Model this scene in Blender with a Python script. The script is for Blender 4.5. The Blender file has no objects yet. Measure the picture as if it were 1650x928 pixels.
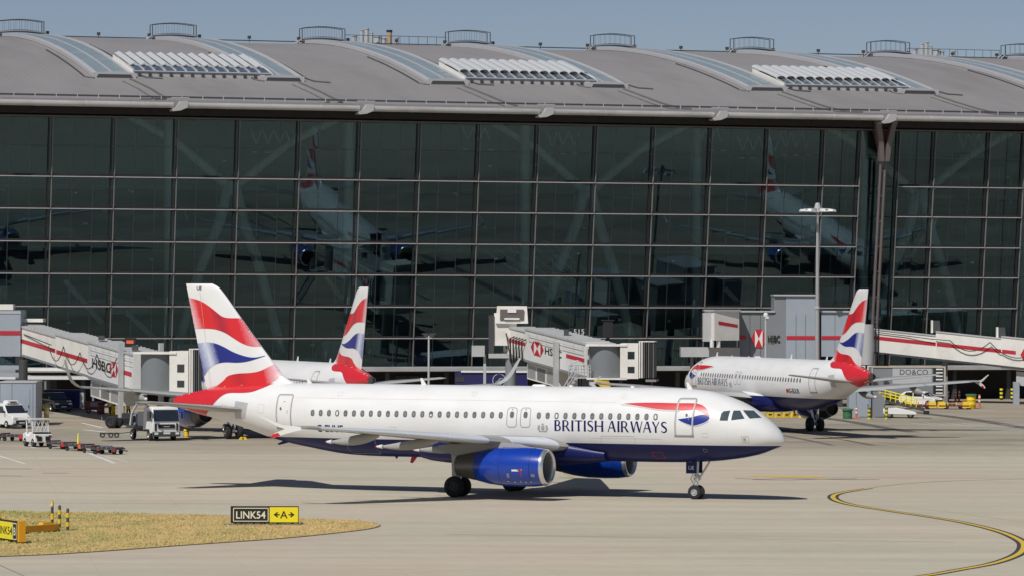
import bpy, bmesh, math, random
from mathutils import Vector, Matrix, noise
from mathutils.geometry import tessellate_polygon
random.seed(7)
R = math.radians
S = bpy.context.scene
COL = S.collection
# ---------------------------------------------------------------- camera
cd = bpy.data.cameras.new('camera'); cam = bpy.data.objects.new('camera', cd); COL.objects.link(cam)
cd.lens = 6477.0 / 1650 * 36; cd.sensor_width = 36; cd.clip_start = 1; cd.clip_end = 20000
cam.location = (0, 0, 10.96)
cam.matrix_world = Matrix.Translation((0, 0, 10.96)) @ Matrix.Rotation(math.atan(14.7 / 6477), 4, 'X') @ Matrix.Rotation(R(90), 4, 'X') @ Matrix.Rotation(0.003, 4, 'Z')
S.camera = cam
# ---------------------------------------------------------------- sky, sun, exposure
SUN = Vector((-0.425, -0.72, 1.0)).normalized()
w = bpy.data.worlds.new("World"); S.world = w; w.use_nodes = True
wn = w.node_tree.nodes; wl = w.node_tree.links
sky = wn.new('ShaderNodeTexSky'); sky.sky_type = 'NISHITA'; sky.sun_disc = False
sky.sun_elevation = math.asin(SUN.z); sky.sun_rotation = math.atan2(SUN.x, SUN.y)
sky.air_density = 0.75; sky.dust_density = 0.35; sky.ozone_density = 2.4; sky.altitude = 300
tint = wn.new('ShaderNodeMix'); tint.data_type = 'RGBA'; tint.blend_type = 'MULTIPLY'; tint.inputs[0].default_value = 1; tint.inputs[7].default_value = (0.98, 0.89, 0.92, 1)
wl.new(sky.outputs[0], tint.inputs[6]); wl.new(tint.outputs[2], wn['Background'].inputs[0]); wn['Background'].inputs[1].default_value = 0.06
sl = bpy.data.lights.new('sun', 'SUN'); sl.energy = 3.7; sl.angle = R(0.53); sl.color = (1.0, 0.968, 0.915)
sun = bpy.data.objects.new('sun', sl); COL.objects.link(sun)
sun.rotation_euler = (-SUN).to_track_quat('-Z', 'Y').to_euler(); sun.location = (-100, -100, 200)
S.view_settings.view_transform = 'Standard'; S.view_settings.look = 'None'; S.view_settings.exposure = 0.0; S.view_settings.gamma = 1
S.cycles.transparent_max_bounces = 16; S.cycles.max_bounces = 8
# ---------------------------------------------------------------- materials
def mat(name, col, rough=0.6, metal=0.0, var=0.12, scale=2.0, bump=0.0, bscale=20.0, dirt=None, dirt_amt=0.0, coat=0.0, emis=None, stretch=(1, 1, 1), spec=0.5):
    """procedural paint: base colour varied by noise, optional dirt patches and fine bump"""
    m = bpy.data.materials.new(name); m.use_nodes = True
    n = m.node_tree.nodes; l = m.node_tree.links; b = n['Principled BSDF']
    tc = n.new('ShaderNodeTexCoord'); mp = n.new('ShaderNodeMapping'); mp.inputs['Scale'].default_value = stretch
    l.new(tc.outputs['Object'], mp.inputs[0])
    nz = n.new('ShaderNodeTexNoise'); nz.inputs['Scale'].default_value = scale; nz.inputs['Detail'].default_value = 6
    l.new(mp.outputs[0], nz.inputs[0])
    mx = n.new('ShaderNodeMix'); mx.data_type = 'RGBA'
    c = Vector(col[:3])
    mx.inputs[6].default_value = (*(c * (1 - var)), 1); mx.inputs[7].default_value = (*(c * (1 + var)), 1)
    l.new(nz.outputs[0], mx.inputs[0]); out = mx.outputs[2]
    if dirt:
        nd = n.new('ShaderNodeTexNoise'); nd.inputs['Scale'].default_value = scale * 0.37; nd.inputs['Detail'].default_value = 9; nd.inputs['Roughness'].default_value = 0.7
        l.new(mp.outputs[0], nd.inputs[0])
        rp = n.new('ShaderNodeValToRGB'); rp.color_ramp.elements[0].position = 0.48; rp.color_ramp.elements[1].position = 0.72
        rp.color_ramp.elements[1].color = (dirt_amt, dirt_amt, dirt_amt, 1)
        l.new(nd.outputs[0], rp.inputs[0])
        m2 = n.new('ShaderNodeMix'); m2.data_type = 'RGBA'; m2.inputs[7].default_value = (*dirt, 1)
        l.new(rp.outputs[0], m2.inputs[0]); l.new(out, m2.inputs[6]); out = m2.outputs[2]
    l.new(out, b.inputs['Base Color'])
    b.inputs['Roughness'].default_value = rough; b.inputs['Metallic'].default_value = metal
    b.inputs['Coat Weight'].default_value = coat; b.inputs['Coat Roughness'].default_value = 0.05
    b.inputs['Specular IOR Level'].default_value = spec
    if bump:
        bn = n.new('ShaderNodeTexNoise'); bn.inputs['Scale'].default_value = bscale; bn.inputs['Detail'].default_value = 4
        l.new(mp.outputs[0], bn.inputs[0])
        bp = n.new('ShaderNodeBump'); bp.inputs['Strength'].default_value = bump; bp.inputs['Distance'].default_value = 0.05
        l.new(bn.outputs[0], bp.inputs['Height']); l.new(bp.outputs[0], b.inputs['Normal'])
    return m
def clearglass(name, tint, ior=1.5, rough=0.0, add=0.0):
    m = bpy.data.materials.new(name); m.use_nodes = True
    n = m.node_tree.nodes; l = m.node_tree.links; n.remove(n['Principled BSDF'])
    t = n.new('ShaderNodeBsdfTransparent'); t.inputs[0].default_value = (*tint, 1)
    g = n.new('ShaderNodeBsdfGlossy'); g.inputs['Roughness'].default_value = rough; g.inputs[0].default_value = (0.50, 0.76, 0.86, 1)
    f = n.new('ShaderNodeFresnel'); f.inputs[0].default_value = ior
    a = n.new('ShaderNodeMath'); a.operation = 'ADD'; a.inputs[1].default_value = add; l.new(f.outputs[0], a.inputs[0])
    nz = n.new('ShaderNodeTexNoise'); nz.inputs['Scale'].default_value = 0.35
    tc = n.new('ShaderNodeTexCoord'); l.new(tc.outputs['Object'], nz.inputs[0])
    bp = n.new('ShaderNodeBump'); bp.inputs['Strength'].default_value = 0.05; bp.inputs['Distance'].default_value = 0.02
    l.new(nz.outputs[0], bp.inputs['Height']); l.new(bp.outputs[0], g.inputs['Normal'])
    mx = n.new('ShaderNodeMixShader'); l.new(a.outputs[0], mx.inputs[0]); l.new(t.outputs[0], mx.inputs[1]); l.new(g.outputs[0], mx.inputs[2])
    l.new(mx.outputs[0], n['Material Output'].inputs[0])
    return m
M = {}
M['white'] = mat('white_paint', (0.78, 0.78, 0.76), 0.32, var=0.03, scale=1.2, coat=0.3, dirt=(0.55, 0.53, 0.48), dirt_amt=0.25)
M['offwhite'] = mat('warm_white_panel', (0.78, 0.76, 0.70), 0.5, var=0.04, scale=1.5, dirt=(0.45, 0.41, 0.34), dirt_amt=0.4)
M['litgrey'] = mat('light_grey_paint', (0.46, 0.47, 0.47), 0.4, var=0.05, scale=1.2, dirt=(0.3, 0.29, 0.27), dirt_amt=0.35)
M['fairing'] = mat('fairing_grey_paint', (0.36, 0.355, 0.335), 0.4, var=0.05, scale=0.8, dirt=(0.26, 0.25, 0.23), dirt_amt=0.4)
M['wing'] = mat('wing_grey_paint', (0.31, 0.305, 0.295), 0.38, var=0.05, scale=0.8, dirt=(0.3, 0.29, 0.28), dirt_amt=0.4)
M['slat'] = mat('bare_slat_metal', (0.66, 0.69, 0.73), 0.3, metal=0.1, var=0.04, scale=1)
M['midgrey'] = mat('mid_grey_cladding', (0.22, 0.235, 0.25), 0.55, var=0.06, scale=0.8, dirt=(0.15, 0.15, 0.15), dirt_amt=0.3)
M['bluegrey'] = mat('blue_grey_cladding', (0.33, 0.37, 0.42), 0.5, var=0.05, scale=0.8, dirt=(0.24, 0.26, 0.29), dirt_amt=0.3)
M['darkgrey'] = mat('dark_grey_metal', (0.06, 0.062, 0.065), 0.5, var=0.2, scale=4)
M['black'] = mat('black_matte', (0.012, 0.012, 0.013), 0.6, var=0.3, scale=4)
M['rubber'] = mat('tyre_rubber', (0.018, 0.018, 0.019), 0.85, var=0.3, scale=5, bump=0.2)
M['hub'] = mat('wheel_hub_metal', (0.33, 0.33, 0.32), 0.4, metal=0.5, var=0.2, scale=6)
M['steel'] = mat('bright_steel', (0.62, 0.63, 0.63), 0.35, metal=0.6, var=0.08, scale=3)
M['brownsteel'] = mat('weathered_steel_paint', (0.145, 0.12, 0.11), 0.5, var=0.1, scale=2, dirt=(0.12, 0.09, 0.08), dirt_amt=0.5)
M['nozzle'] = mat('burnt_nozzle_metal', (0.16, 0.145, 0.13), 0.38, metal=0.7, var=0.25, scale=3, stretch=(4, 1, 1))
M['lip'] = mat('polished_intake_lip', (0.72, 0.73, 0.74), 0.24, metal=0.8, var=0.04, scale=3)
M['nacelle'] = mat('nacelle_blue_paint', (0.004, 0.042, 0.34), 0.25, var=0.06, scale=2, coat=0.6)
M['navy'] = mat('navy_paint', (0.010, 0.014, 0.10), 0.4, var=0.06, scale=2, coat=0.05, spec=0.25)
M['red'] = mat('red_paint', (0.60, 0.02, 0.028), 0.35, var=0.06, scale=3, coat=0.3)
M['redpanel'] = mat('red_stripe_paint', (0.48, 0.02, 0.035), 0.5, var=0.1, scale=2)
M['blue'] = mat('livery_blue_paint', (0.008, 0.024, 0.24), 0.35, var=0.06, scale=3, coat=0.3)
M['yellow'] = mat('yellow_paint', (0.80, 0.55, 0.015), 0.5, var=0.1, scale=3, dirt=(0.4, 0.28, 0.05), dirt_amt=0.3)
M['signyellow'] = mat('sign_yellow', (0.86, 0.74, 0.02), 0.45, var=0.04, scale=3)
M['signblack'] = mat('sign_black', (0.02, 0.019, 0.014), 0.5, var=0.1, scale=3)
M['cream'] = mat('sign_letter_cream', (0.80, 0.79, 0.60), 0.5, var=0.03)
M['amber'] = mat('amber_orange_paint', (0.75, 0.36, 0.01), 0.5, var=0.08, scale=3, dirt=(0.45, 0.25, 0.05), dirt_amt=0.4)
M['orange'] = mat('orange_plastic', (0.72, 0.13, 0.04), 0.5, var=0.1, scale=4)
M['hivis'] = mat('hi_vis_yellow', (0.75, 0.60, 0.02), 0.7, var=0.12, scale=6)
M['green'] = mat('green_plastic', (0.05, 0.16, 0.07), 0.6, var=0.15, scale=4)
M['skin'] = mat('skin', (0.45, 0.27, 0.19), 0.6, var=0.05)
M['hair'] = mat('dark_hair', (0.03, 0.02, 0.015), 0.7, var=0.3, scale=30)
M['trousers'] = mat('dark_work_trousers', (0.03, 0.033, 0.05), 0.8, var=0.2, scale=8)
M['cabin'] = mat('cabin_window_dark', (0.15, 0.15, 0.15), 0.2, var=0.15, scale=1.5, coat=0.5)
M['pane'] = mat('cabin_window_inner', (0.22, 0.22, 0.22), 0.3, var=0.25, scale=1.5, coat=0.4)
M['windshield'] = mat('windshield_glass', (0.06, 0.085, 0.095), 0.06, var=0.35, scale=2.5, coat=1.0)
M['carglass'] = mat('vehicle_glass', (0.02, 0.026, 0.032), 0.05, var=0.3, scale=2, coat=1.0)
M['line'] = mat('door_outline_grey', (0.26, 0.26, 0.26), 0.5, var=0.1, scale=4)
M['faint'] = mat('panel_joint_grey', (0.52, 0.52, 0.51), 0.5, var=0.1, scale=4)
M['lamp'] = mat('lamp_glass', (0.8, 0.8, 0.78), 0.15, var=0.1, scale=8, coat=0.8)
M['darkred'] = mat('dark_red_oxide', (0.16, 0.03, 0.03), 0.6, var=0.3, scale=6)
M['crest'] = mat('crest_silver_grey', (0.36, 0.35, 0.33), 0.4, var=0.35, scale=22)
M['purple'] = mat('deep_purple_blue', (0.02, 0.018, 0.10), 0.45, var=0.1, scale=2)
M['cable'] = mat('black_cable', (0.02, 0.02, 0.02), 0.6, var=0.2, scale=8)
M['cargrey'] = mat('dark_car_paint', (0.025, 0.03, 0.035), 0.3, var=0.1, coat=0.8)
# livery ribbon paints: printed gradient along the aircraft
def ribbon(name, stops, rough=0.33):
    m = bpy.data.materials.new(name); m.use_nodes = True
    n = m.node_tree.nodes; l = m.node_tree.links; b = n['Principled BSDF']
    tc = n.new('ShaderNodeTexCoord'); sp = n.new('ShaderNodeSeparateXYZ'); l.new(tc.outputs['Object'], sp.inputs[0])
    # skewed coordinate: follows the leading edge of the fin
    a = n.new('ShaderNodeMath'); a.operation = 'MULTIPLY_ADD'; a.inputs[1].default_value = 0.35; l.new(sp.outputs[2], a.inputs[0]); l.new(sp.outputs[0], a.inputs[2])
    mr = n.new('ShaderNodeMapRange'); mr.inputs[1].default_value = -34.5; mr.inputs[2].default_value = -27.5; l.new(a.outputs[0], mr.inputs[0])
    nz = n.new('ShaderNodeTexNoise'); nz.inputs['Scale'].default_value = 9; nz.inputs['Detail'].default_value = 5; l.new(tc.outputs['Object'], nz.inputs[0])
    ad = n.new('ShaderNodeMath'); ad.operation = 'MULTIPLY_ADD'; ad.inputs[1].default_value = 0.05; l.new(nz.outputs[0], ad.inputs[0]); l.new(mr.outputs[0], ad.inputs[2])
    rp = n.new('ShaderNodeValToRGB'); els = rp.color_ramp.elements
    els[0].position = stops[0][0]; els[0].color = (*stops[0][1], 1); els[1].position = stops[-1][0]; els[1].color = (*stops[-1][1], 1)
    for p, c in stops[1:-1]:
        e = els.new(p); e.color = (*c, 1)
    l.new(ad.outputs[0], rp.inputs[0]); l.new(rp.outputs[0], b.inputs['Base Color'])
    b.inputs['Roughness'].default_value = rough; b.inputs['Coat Weight'].default_value = 0.3
    return m
RD = (0.66, 0.02, 0.025); DR = (0.40, 0.016, 0.04); PK = (0.80, 0.58, 0.62)
M['ribred'] = ribbon('ribbon_red', [(0, RD), (0.13, (0.66, 0.2, 0.24)), (0.22, PK), (0.32, RD), (0.42, RD), (0.5, DR), (0.58, RD), (0.66, RD), (0.78, (0.7, 0.28, 0.32)), (1.0, PK)])
M['ribred2'] = ribbon('ribbon_red_lower', [(0, PK), (0.2, PK), (0.3, RD), (0.4, RD), (0.52, (0.5, 0.016, 0.03)), (0.62, RD), (0.76, RD), (0.90, PK)])
M['ribblue'] = ribbon('ribbon_blue', [(0, (0.02, 0.03, 0.22)), (0.17, (0.06, 0.09, 0.32)), (0.29, (0.6, 0.64, 0.76)), (0.38, (0.012, 0.02, 0.2)), (0.7, (0.012, 0.025, 0.24)), (1.0, (0.05, 0.07, 0.3))])
# fuselage: white above a level line, navy below, soft skin joints
def fuselage_mat():
    m = bpy.data.materials.new('fuselage_paint'); m.use_nodes = True
    n = m.node_tree.nodes; l = m.node_tree.links; b = n['Principled BSDF']
    tc = n.new('ShaderNodeTexCoord'); sp = n.new('ShaderNodeSeparateXYZ'); l.new(tc.outputs['Object'], sp.inputs[0])
    g = n.new('ShaderNodeMath'); g.operation = 'GREATER_THAN'; g.inputs[1].default_value = 3.0; l.new(sp.outputs[2], g.inputs[0])
    nz = n.new('ShaderNodeTexNoise'); nz.inputs['Scale'].default_value = 0.9; nz.inputs['Detail'].default_value = 7
    mp = n.new('ShaderNodeMapping'); mp.inputs['Scale'].default_value = (0.5, 1, 1.6); l.new(tc.outputs['Object'], mp.inputs[0]); l.new(mp.outputs[0], nz.inputs[0])
    wr = n.new('ShaderNodeValToRGB'); wr.color_ramp.elements[0].color = (0.75, 0.75, 0.74, 1); wr.color_ramp.elements[1].color = (0.69, 0.685, 0.67, 1)
    wr.color_ramp.elements[0].position = 0.4; wr.color_ramp.elements[1].position = 0.75
    l.new(nz.outputs[0], wr.inputs[0])
    br = n.new('ShaderNodeValToRGB'); br.color_ramp.elements[0].color = (0.007, 0.011, 0.085, 1); br.color_ramp.elements[1].color = (0.011, 0.016, 0.105, 1)
    l.new(nz.outputs[0], br.inputs[0])
    mx = n.new('ShaderNodeMix'); mx.data_type = 'RGBA'; l.new(g.outputs[0], mx.inputs[0]); l.new(br.outputs[0], mx.inputs[6]); l.new(wr.outputs[0], mx.inputs[7])
    # frame joints every 2.65 m
    fm = n.new('ShaderNodeMath'); fm.operation = 'PINGPONG'; fm.inputs[1].default_value = 1.33; l.new(sp.outputs[0], fm.inputs[0])
    lt = n.new('ShaderNodeMath'); lt.operation = 'LESS_THAN'; lt.inputs[1].default_value = 0.012; l.new(fm.outputs[0], lt.inputs[0])
    m2 = n.new('ShaderNodeMath'); m2.operation = 'MULTIPLY'; m2.inputs[1].default_value = 0.07; l.new(lt.outputs[0], m2.inputs[0])
    mj = n.new('ShaderNodeMix'); mj.data_type = 'RGBA'; mj.inputs[7].default_value = (0.2, 0.2, 0.2, 1); l.new(m2.outputs[0], mj.inputs[0]); l.new(mx.outputs[2], mj.inputs[6])
    l.new(mj.outputs[2], b.inputs['Base Color'])
    b.inputs['Roughness'].default_value = 0.34; b.inputs['Coat Weight'].default_value = 0.04; b.inputs['Specular IOR Level'].default_value = 0.22
    return m
M['fus'] = fuselage_mat()
# ---------------------------------------------------------------- mesh helpers
PHI = math.atan(6477 / 20000)
def gz(x, y):
    """the apron rises gently towards the terminal"""
    d = -x * math.sin(PHI) + (y - 393.5) * math.cos(PHI)
    return 0.0125 * max(0.0, min(60.0, d + 60.0))
class MB:
    """collects geometry; build() links it as ONE mesh object"""
    def __init__(s): s.v = []; s.f = []; s.m = []; s.mi = 0
    def add(s, vs, fs, mi=None):
        o = len(s.v); s.v += [tuple(v) for v in vs]; s.f += [tuple(i + o for i in f) for f in fs]; s.m += [s.mi if mi is None else mi] * len(fs)
    def box(s, c, d, rz=0, mi=None, top=(1, 1)):
        x, y, z = d[0] / 2, d[1] / 2, d[2] / 2; tx, ty = top
        p = [(-x, -y, -z), (x, -y, -z), (x, y, -z), (-x, y, -z), (-x * tx, -y * ty, z), (x * tx, -y * ty, z), (x * tx, y * ty, z), (-x * tx, y * ty, z)]
        ca, sa = math.cos(rz), math.sin(rz)
        p = [(c[0] + a * ca - b * sa, c[1] + a * sa + b * ca, c[2] + e) for a, b, e in p]
        s.add(p, [(0, 3, 2, 1), (4, 5, 6, 7), (0, 1, 5, 4), (1, 2, 6, 5), (2, 3, 7, 6), (3, 0, 4, 7)], mi)
    def bar(s, p0, p1, w, h=None, mi=None, up=(0, 0, 1)):
        """rectangular bar between two points"""
        h = h or w; p0 = Vector(p0); p1 = Vector(p1); d = (p1 - p0).normalized(); u = Vector(up)
        if abs(d.dot(u)) > 0.98: u = Vector((0, 1, 0))
        a = d.cross(u).normalized() * w / 2; b = a.cross(d).normalized() * h / 2
        q = [p0 - a - b, p0 + a - b, p0 + a + b, p0 - a + b, p1 - a - b, p1 + a - b, p1 + a + b, p1 - a + b]
        s.add(q, [(0, 1, 2, 3), (4, 7, 6, 5), (0, 4, 5, 1), (1, 5, 6, 2), (2, 6, 7, 3), (3, 7, 4, 0)], mi)
    def tube(s, pts, r, n=8, mi=None, caps=True):
        pts = [Vector(p) for p in pts]; rr = r if isinstance(r, (list, tuple)) else [r] * len(pts)
        rings = []; pa = None
        for i, p in enumerate(pts):
            d = (pts[min(i + 1, len(pts) - 1)] - pts[max(i - 1, 0)]).normalized()
            if pa is None:
                u = Vector((0, 0, 1)) if abs(d.z) < 0.9 else Vector((1, 0, 0)); pa = d.cross(u).normalized()
            else: pa = (pa - d * pa.dot(d)).normalized()
            pb = d.cross(pa)
            rings.append([p + (pa * math.cos(2 * math.pi * k / n) + pb * math.sin(2 * math.pi * k / n)) * rr[i] for k in range(n)])
        s.loft(rings, mi, caps)
    def loft(s, rings, mi=None, caps=True, closed=True):
        n = len(rings[0]); vs = [v for r in rings for v in r]; fs = []
        for i in range(len(rings) - 1):
            for k in range(n if closed else n - 1):
                a = i * n + k; b = i * n + (k + 1) % n
                fs.append((a, b, b + n, a + n))
        if caps: fs.append(tuple(range(n))[::-1]); fs.append(tuple((len(rings) - 1) * n + k for k in range(n)))
        s.add(vs, fs, mi)
    def lathe(s, prof, c=(0, 0, 0), axis='X', n=24, mi=None, mis=None):
        """prof: (t, r) along an axis"""
        vs = []; fs = []; ms = []
        for t, r in prof:
            for k in range(n):
                a = 2 * math.pi * k / n; p = (t, r * math.cos(a), r * math.sin(a))
                if axis == 'Y': p = (r * math.cos(a), t, r * math.sin(a))
                if axis == 'Z': p = (r * math.cos(a), r * math.sin(a), t)
                vs.append((c[0] + p[0], c[1] + p[1], c[2] + p[2]))
        o = len(s.v); s.v += vs
        for i in range(len(prof) - 1):
            for k in range(n):
                a = o + i * n + k; b = o + i * n + (k + 1) % n
                s.f.append((a, b, b + n, a + n)); s.m.append(mis[i] if mis else (s.mi if mi is None else mi))
    def prism(s, poly, y0, y1, mi=None, plane='XZ'):
        """polygon extruded between y0 and y1"""
        n = len(poly); f = {'XZ': lambda p, y: (p[0], y, p[1]), 'YZ': lambda p, y: (y, p[0], p[1]), 'XY': lambda p, y: (p[0], p[1], y)}[plane]
        vs = [f(p, y0) for p in poly] + [f(p, y1) for p in poly]
        fs = [(i, (i + 1) % n, (i + 1) % n + n, i + n) for i in range(n)]
        tri = tessellate_polygon([[Vector((p[0], p[1], 0)) for p in poly]])
        fs += [tuple(t) for t in tri] + [tuple(i + n for i in reversed(t)) for t in tri]
        s.add(vs, fs, mi)
    def build(s, name, mats, parent=None, smooth=None, **tags):
        me = bpy.data.meshes.new(name); me.from_pydata(s.v, [], s.f)
        for m in (mats if isinstance(mats, (list, tuple)) else [mats]): me.materials.append(M[m] if isinstance(m, str) else m)
        me.polygons.foreach_set('material_index', s.m)
        bm = bmesh.new(); bm.from_mesh(me); bmesh.ops.recalc_face_normals(bm, faces=bm.faces); bm.to_mesh(me); bm.free()
        if smooth:
            me.polygons.foreach_set('use_smooth', [True] * len(me.polygons)); me.set_sharp_from_angle(angle=R(smooth))
        o = bpy.data.objects.new(name, me); COL.objects.link(o); o.parent = parent
        for k, v in tags.items(): o[k] = v
        return o
def empty(name, label, cat, loc=(0, 0, 0), rz=0, group=None):
    o = bpy.data.objects.new(name, None); COL.objects.link(o); o.location = (loc[0], loc[1], loc[2] or gz(loc[0], loc[1])); o.rotation_euler = (0, 0, rz)
    o['label'] = label; o['category'] = cat
    if group: o['group'] = group
    return o
def copy_tree(o, parent=None):
    c = o.copy(); COL.objects.link(c); c.parent = parent
    for ch in list(o.children): copy_tree(ch, c)
    return c
def pchip(pts, x):
    xs = [p[0] for p in pts]; ys = [p[1] for p in pts]; n = len(xs)
    if x <= xs[0]: return ys[0]
    if x >= xs[-1]: return ys[-1]
    h = [xs[i + 1] - xs[i] for i in range(n - 1)]; d = [(ys[i + 1] - ys[i]) / h[i] for i in range(n - 1)]
    m = [d[0] * 1.5] + [0 if d[i - 1] * d[i] <= 0 else 2 * d[i - 1] * d[i] / (d[i - 1] + d[i]) for i in range(1, n - 1)] + [d[-1]]
    i = max(j for j in range(n - 1) if xs[j] <= x); t = (x - xs[i]) / h[i]
    return (2 * t**3 - 3 * t * t + 1) * ys[i] + (t**3 - 2 * t * t + t) * h[i] * m[i] + (-2 * t**3 + 3 * t * t) * ys[i + 1] + (t**3 - t * t) * h[i] * m[i + 1]
def smoothpoly(pts, n=5):
    """Catmull-Rom closed outline"""
    out = []; k = len(pts)
    for i in range(k):
        p0, p1, p2, p3 = (Vector(pts[(i + j - 1) % k]) for j in range(4))
        for j in range(n):
            t = j / n
            out.append(tuple(0.5 * ((2 * p1) + (p2 - p0) * t + (2 * p0 - 5 * p1 + 4 * p2 - p3) * t * t + (3 * p1 - p0 - 3 * p2 + p3) * t**3)))
    return out
def spline(pts, n=5):
    out = []; k = len(pts)
    for i in range(k - 1):
        q = [Vector(pts[min(max(i + j - 1, 0), k - 1)]) for j in range(4)]
        for j in range(n):
            t = j / n
            out.append(tuple(0.5 * ((2 * q[1]) + (q[2] - q[0]) * t + (2 * q[0] - 5 * q[1] + 4 * q[2] - q[3]) * t * t + (3 * q[1] - q[0] - 3 * q[2] + q[3]) * t**3)))
    out.append(tuple(pts[-1])); return out
def rrect(cx, cz, w, h, r, n=4, skew=0):
    o = []
    for qx, qz, a0 in ((1, 1, 0), (-1, 1, 90), (-1, -1, 180), (1, -1, 270)):
        for k in range(n + 1):
            a = R(a0 + 90 * k / n); z = qz * (h / 2 - r) + r * math.sin(a)
            o.append((cx + qx * (w / 2 - r) + r * math.cos(a) + skew * z, cz + z))
    return o
def decal(name, polys, m, parent, fn, cell=0.25, **tags):
    """thin print: flat polygons cut on a grid, then laid on a surface by fn(a, z) -> xyz"""
    bm = bmesh.new()
    for poly in polys:
        vs = [bm.verts.new((p[0], p[1], 0)) for p in poly]
        for t in tessellate_polygon([[Vector((p[0], p[1], 0)) for p in poly]]):
            try: bm.faces.new([vs[i] for i in t])
            except ValueError: pass
    if cell:
        for ax in (0, 1):
            lo = min(v.co[ax] for v in bm.verts); hi = max(v.co[ax] for v in bm.verts)
            k = math.floor(lo / cell) + 1
            while k * cell < hi - 1e-4:
                co = Vector((0, 0, 0)); co[ax] = k * cell; no = Vector((0, 0, 0)); no[ax] = 1
                bmesh.ops.bisect_plane(bm, geom=bm.verts[:] + bm.edges[:] + bm.faces[:], plane_co=co, plane_no=no, dist=1e-5)
                k += 1
    for v in bm.verts: v.co = Vector(fn(v.co.x, v.co.y))
    me = bpy.data.meshes.new(name); bm.to_mesh(me); bm.free()
    me.materials.append(M[m] if isinstance(m, str) else m)
    me.polygons.foreach_set('use_smooth', [True] * len(me.polygons))
    o = bpy.data.objects.new(name, me); COL.objects.link(o); o.parent = parent
    for k, v in tags.items(): o[k] = v
    return o
def strip(pts, w, closed=False):
    """quads along a polyline of width w"""
    n = len(pts); out = []
    L = []
    for i in range(n):
        if closed: a, b = Vector(pts[i - 1]), Vector(pts[(i + 1) % n])
        else: a, b = Vector(pts[max(i - 1, 0)]), Vector(pts[min(i + 1, n - 1)])
        d = (b - a).normalized(); L.append(Vector((-d.y, d.x)))
    ww = w if isinstance(w, (list, tuple)) else [w] * n
    for i in range(n if closed else n - 1):
        j = (i + 1) % n; p, q = Vector(pts[i]), Vector(pts[j])
        out.append([tuple(p + L[i] * ww[i] / 2), tuple(q + L[j] * ww[j] / 2), tuple(q - L[j] * ww[j] / 2), tuple(p - L[i] * ww[i] / 2)])
    return out
# built-in font text as flat polygons (list of faces), height = cap height, origin lower left
def text_polys(txt, height, xs=1.0, bold=0.0):
    cu = bpy.data.curves.new('t', 'FONT'); cu.body = txt; cu.size = 1; cu.resolution_u = 3; cu.offset = bold
    ob = bpy.data.objects.new('t', cu); COL.objects.link(ob)
    bpy.context.view_layer.update()
    me = ob.evaluated_get(bpy.context.evaluated_depsgraph_get()).to_mesh()
    P = [[(me.vertices[i].co.x, me.vertices[i].co.y) for i in f.vertices] for f in me.polygons]
    ob.evaluated_get(bpy.context.evaluated_depsgraph_get()).to_mesh_clear()
    bpy.data.objects.remove(ob); bpy.data.curves.remove(cu)
    x0 = min(p[0] for f in P for p in f); k = height / 0.69
    return [[((p[0] - x0) * k * xs, p[1] * k) for p in f] for f in P]
def width(P): return max(p[0] for f in P for p in f)
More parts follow.
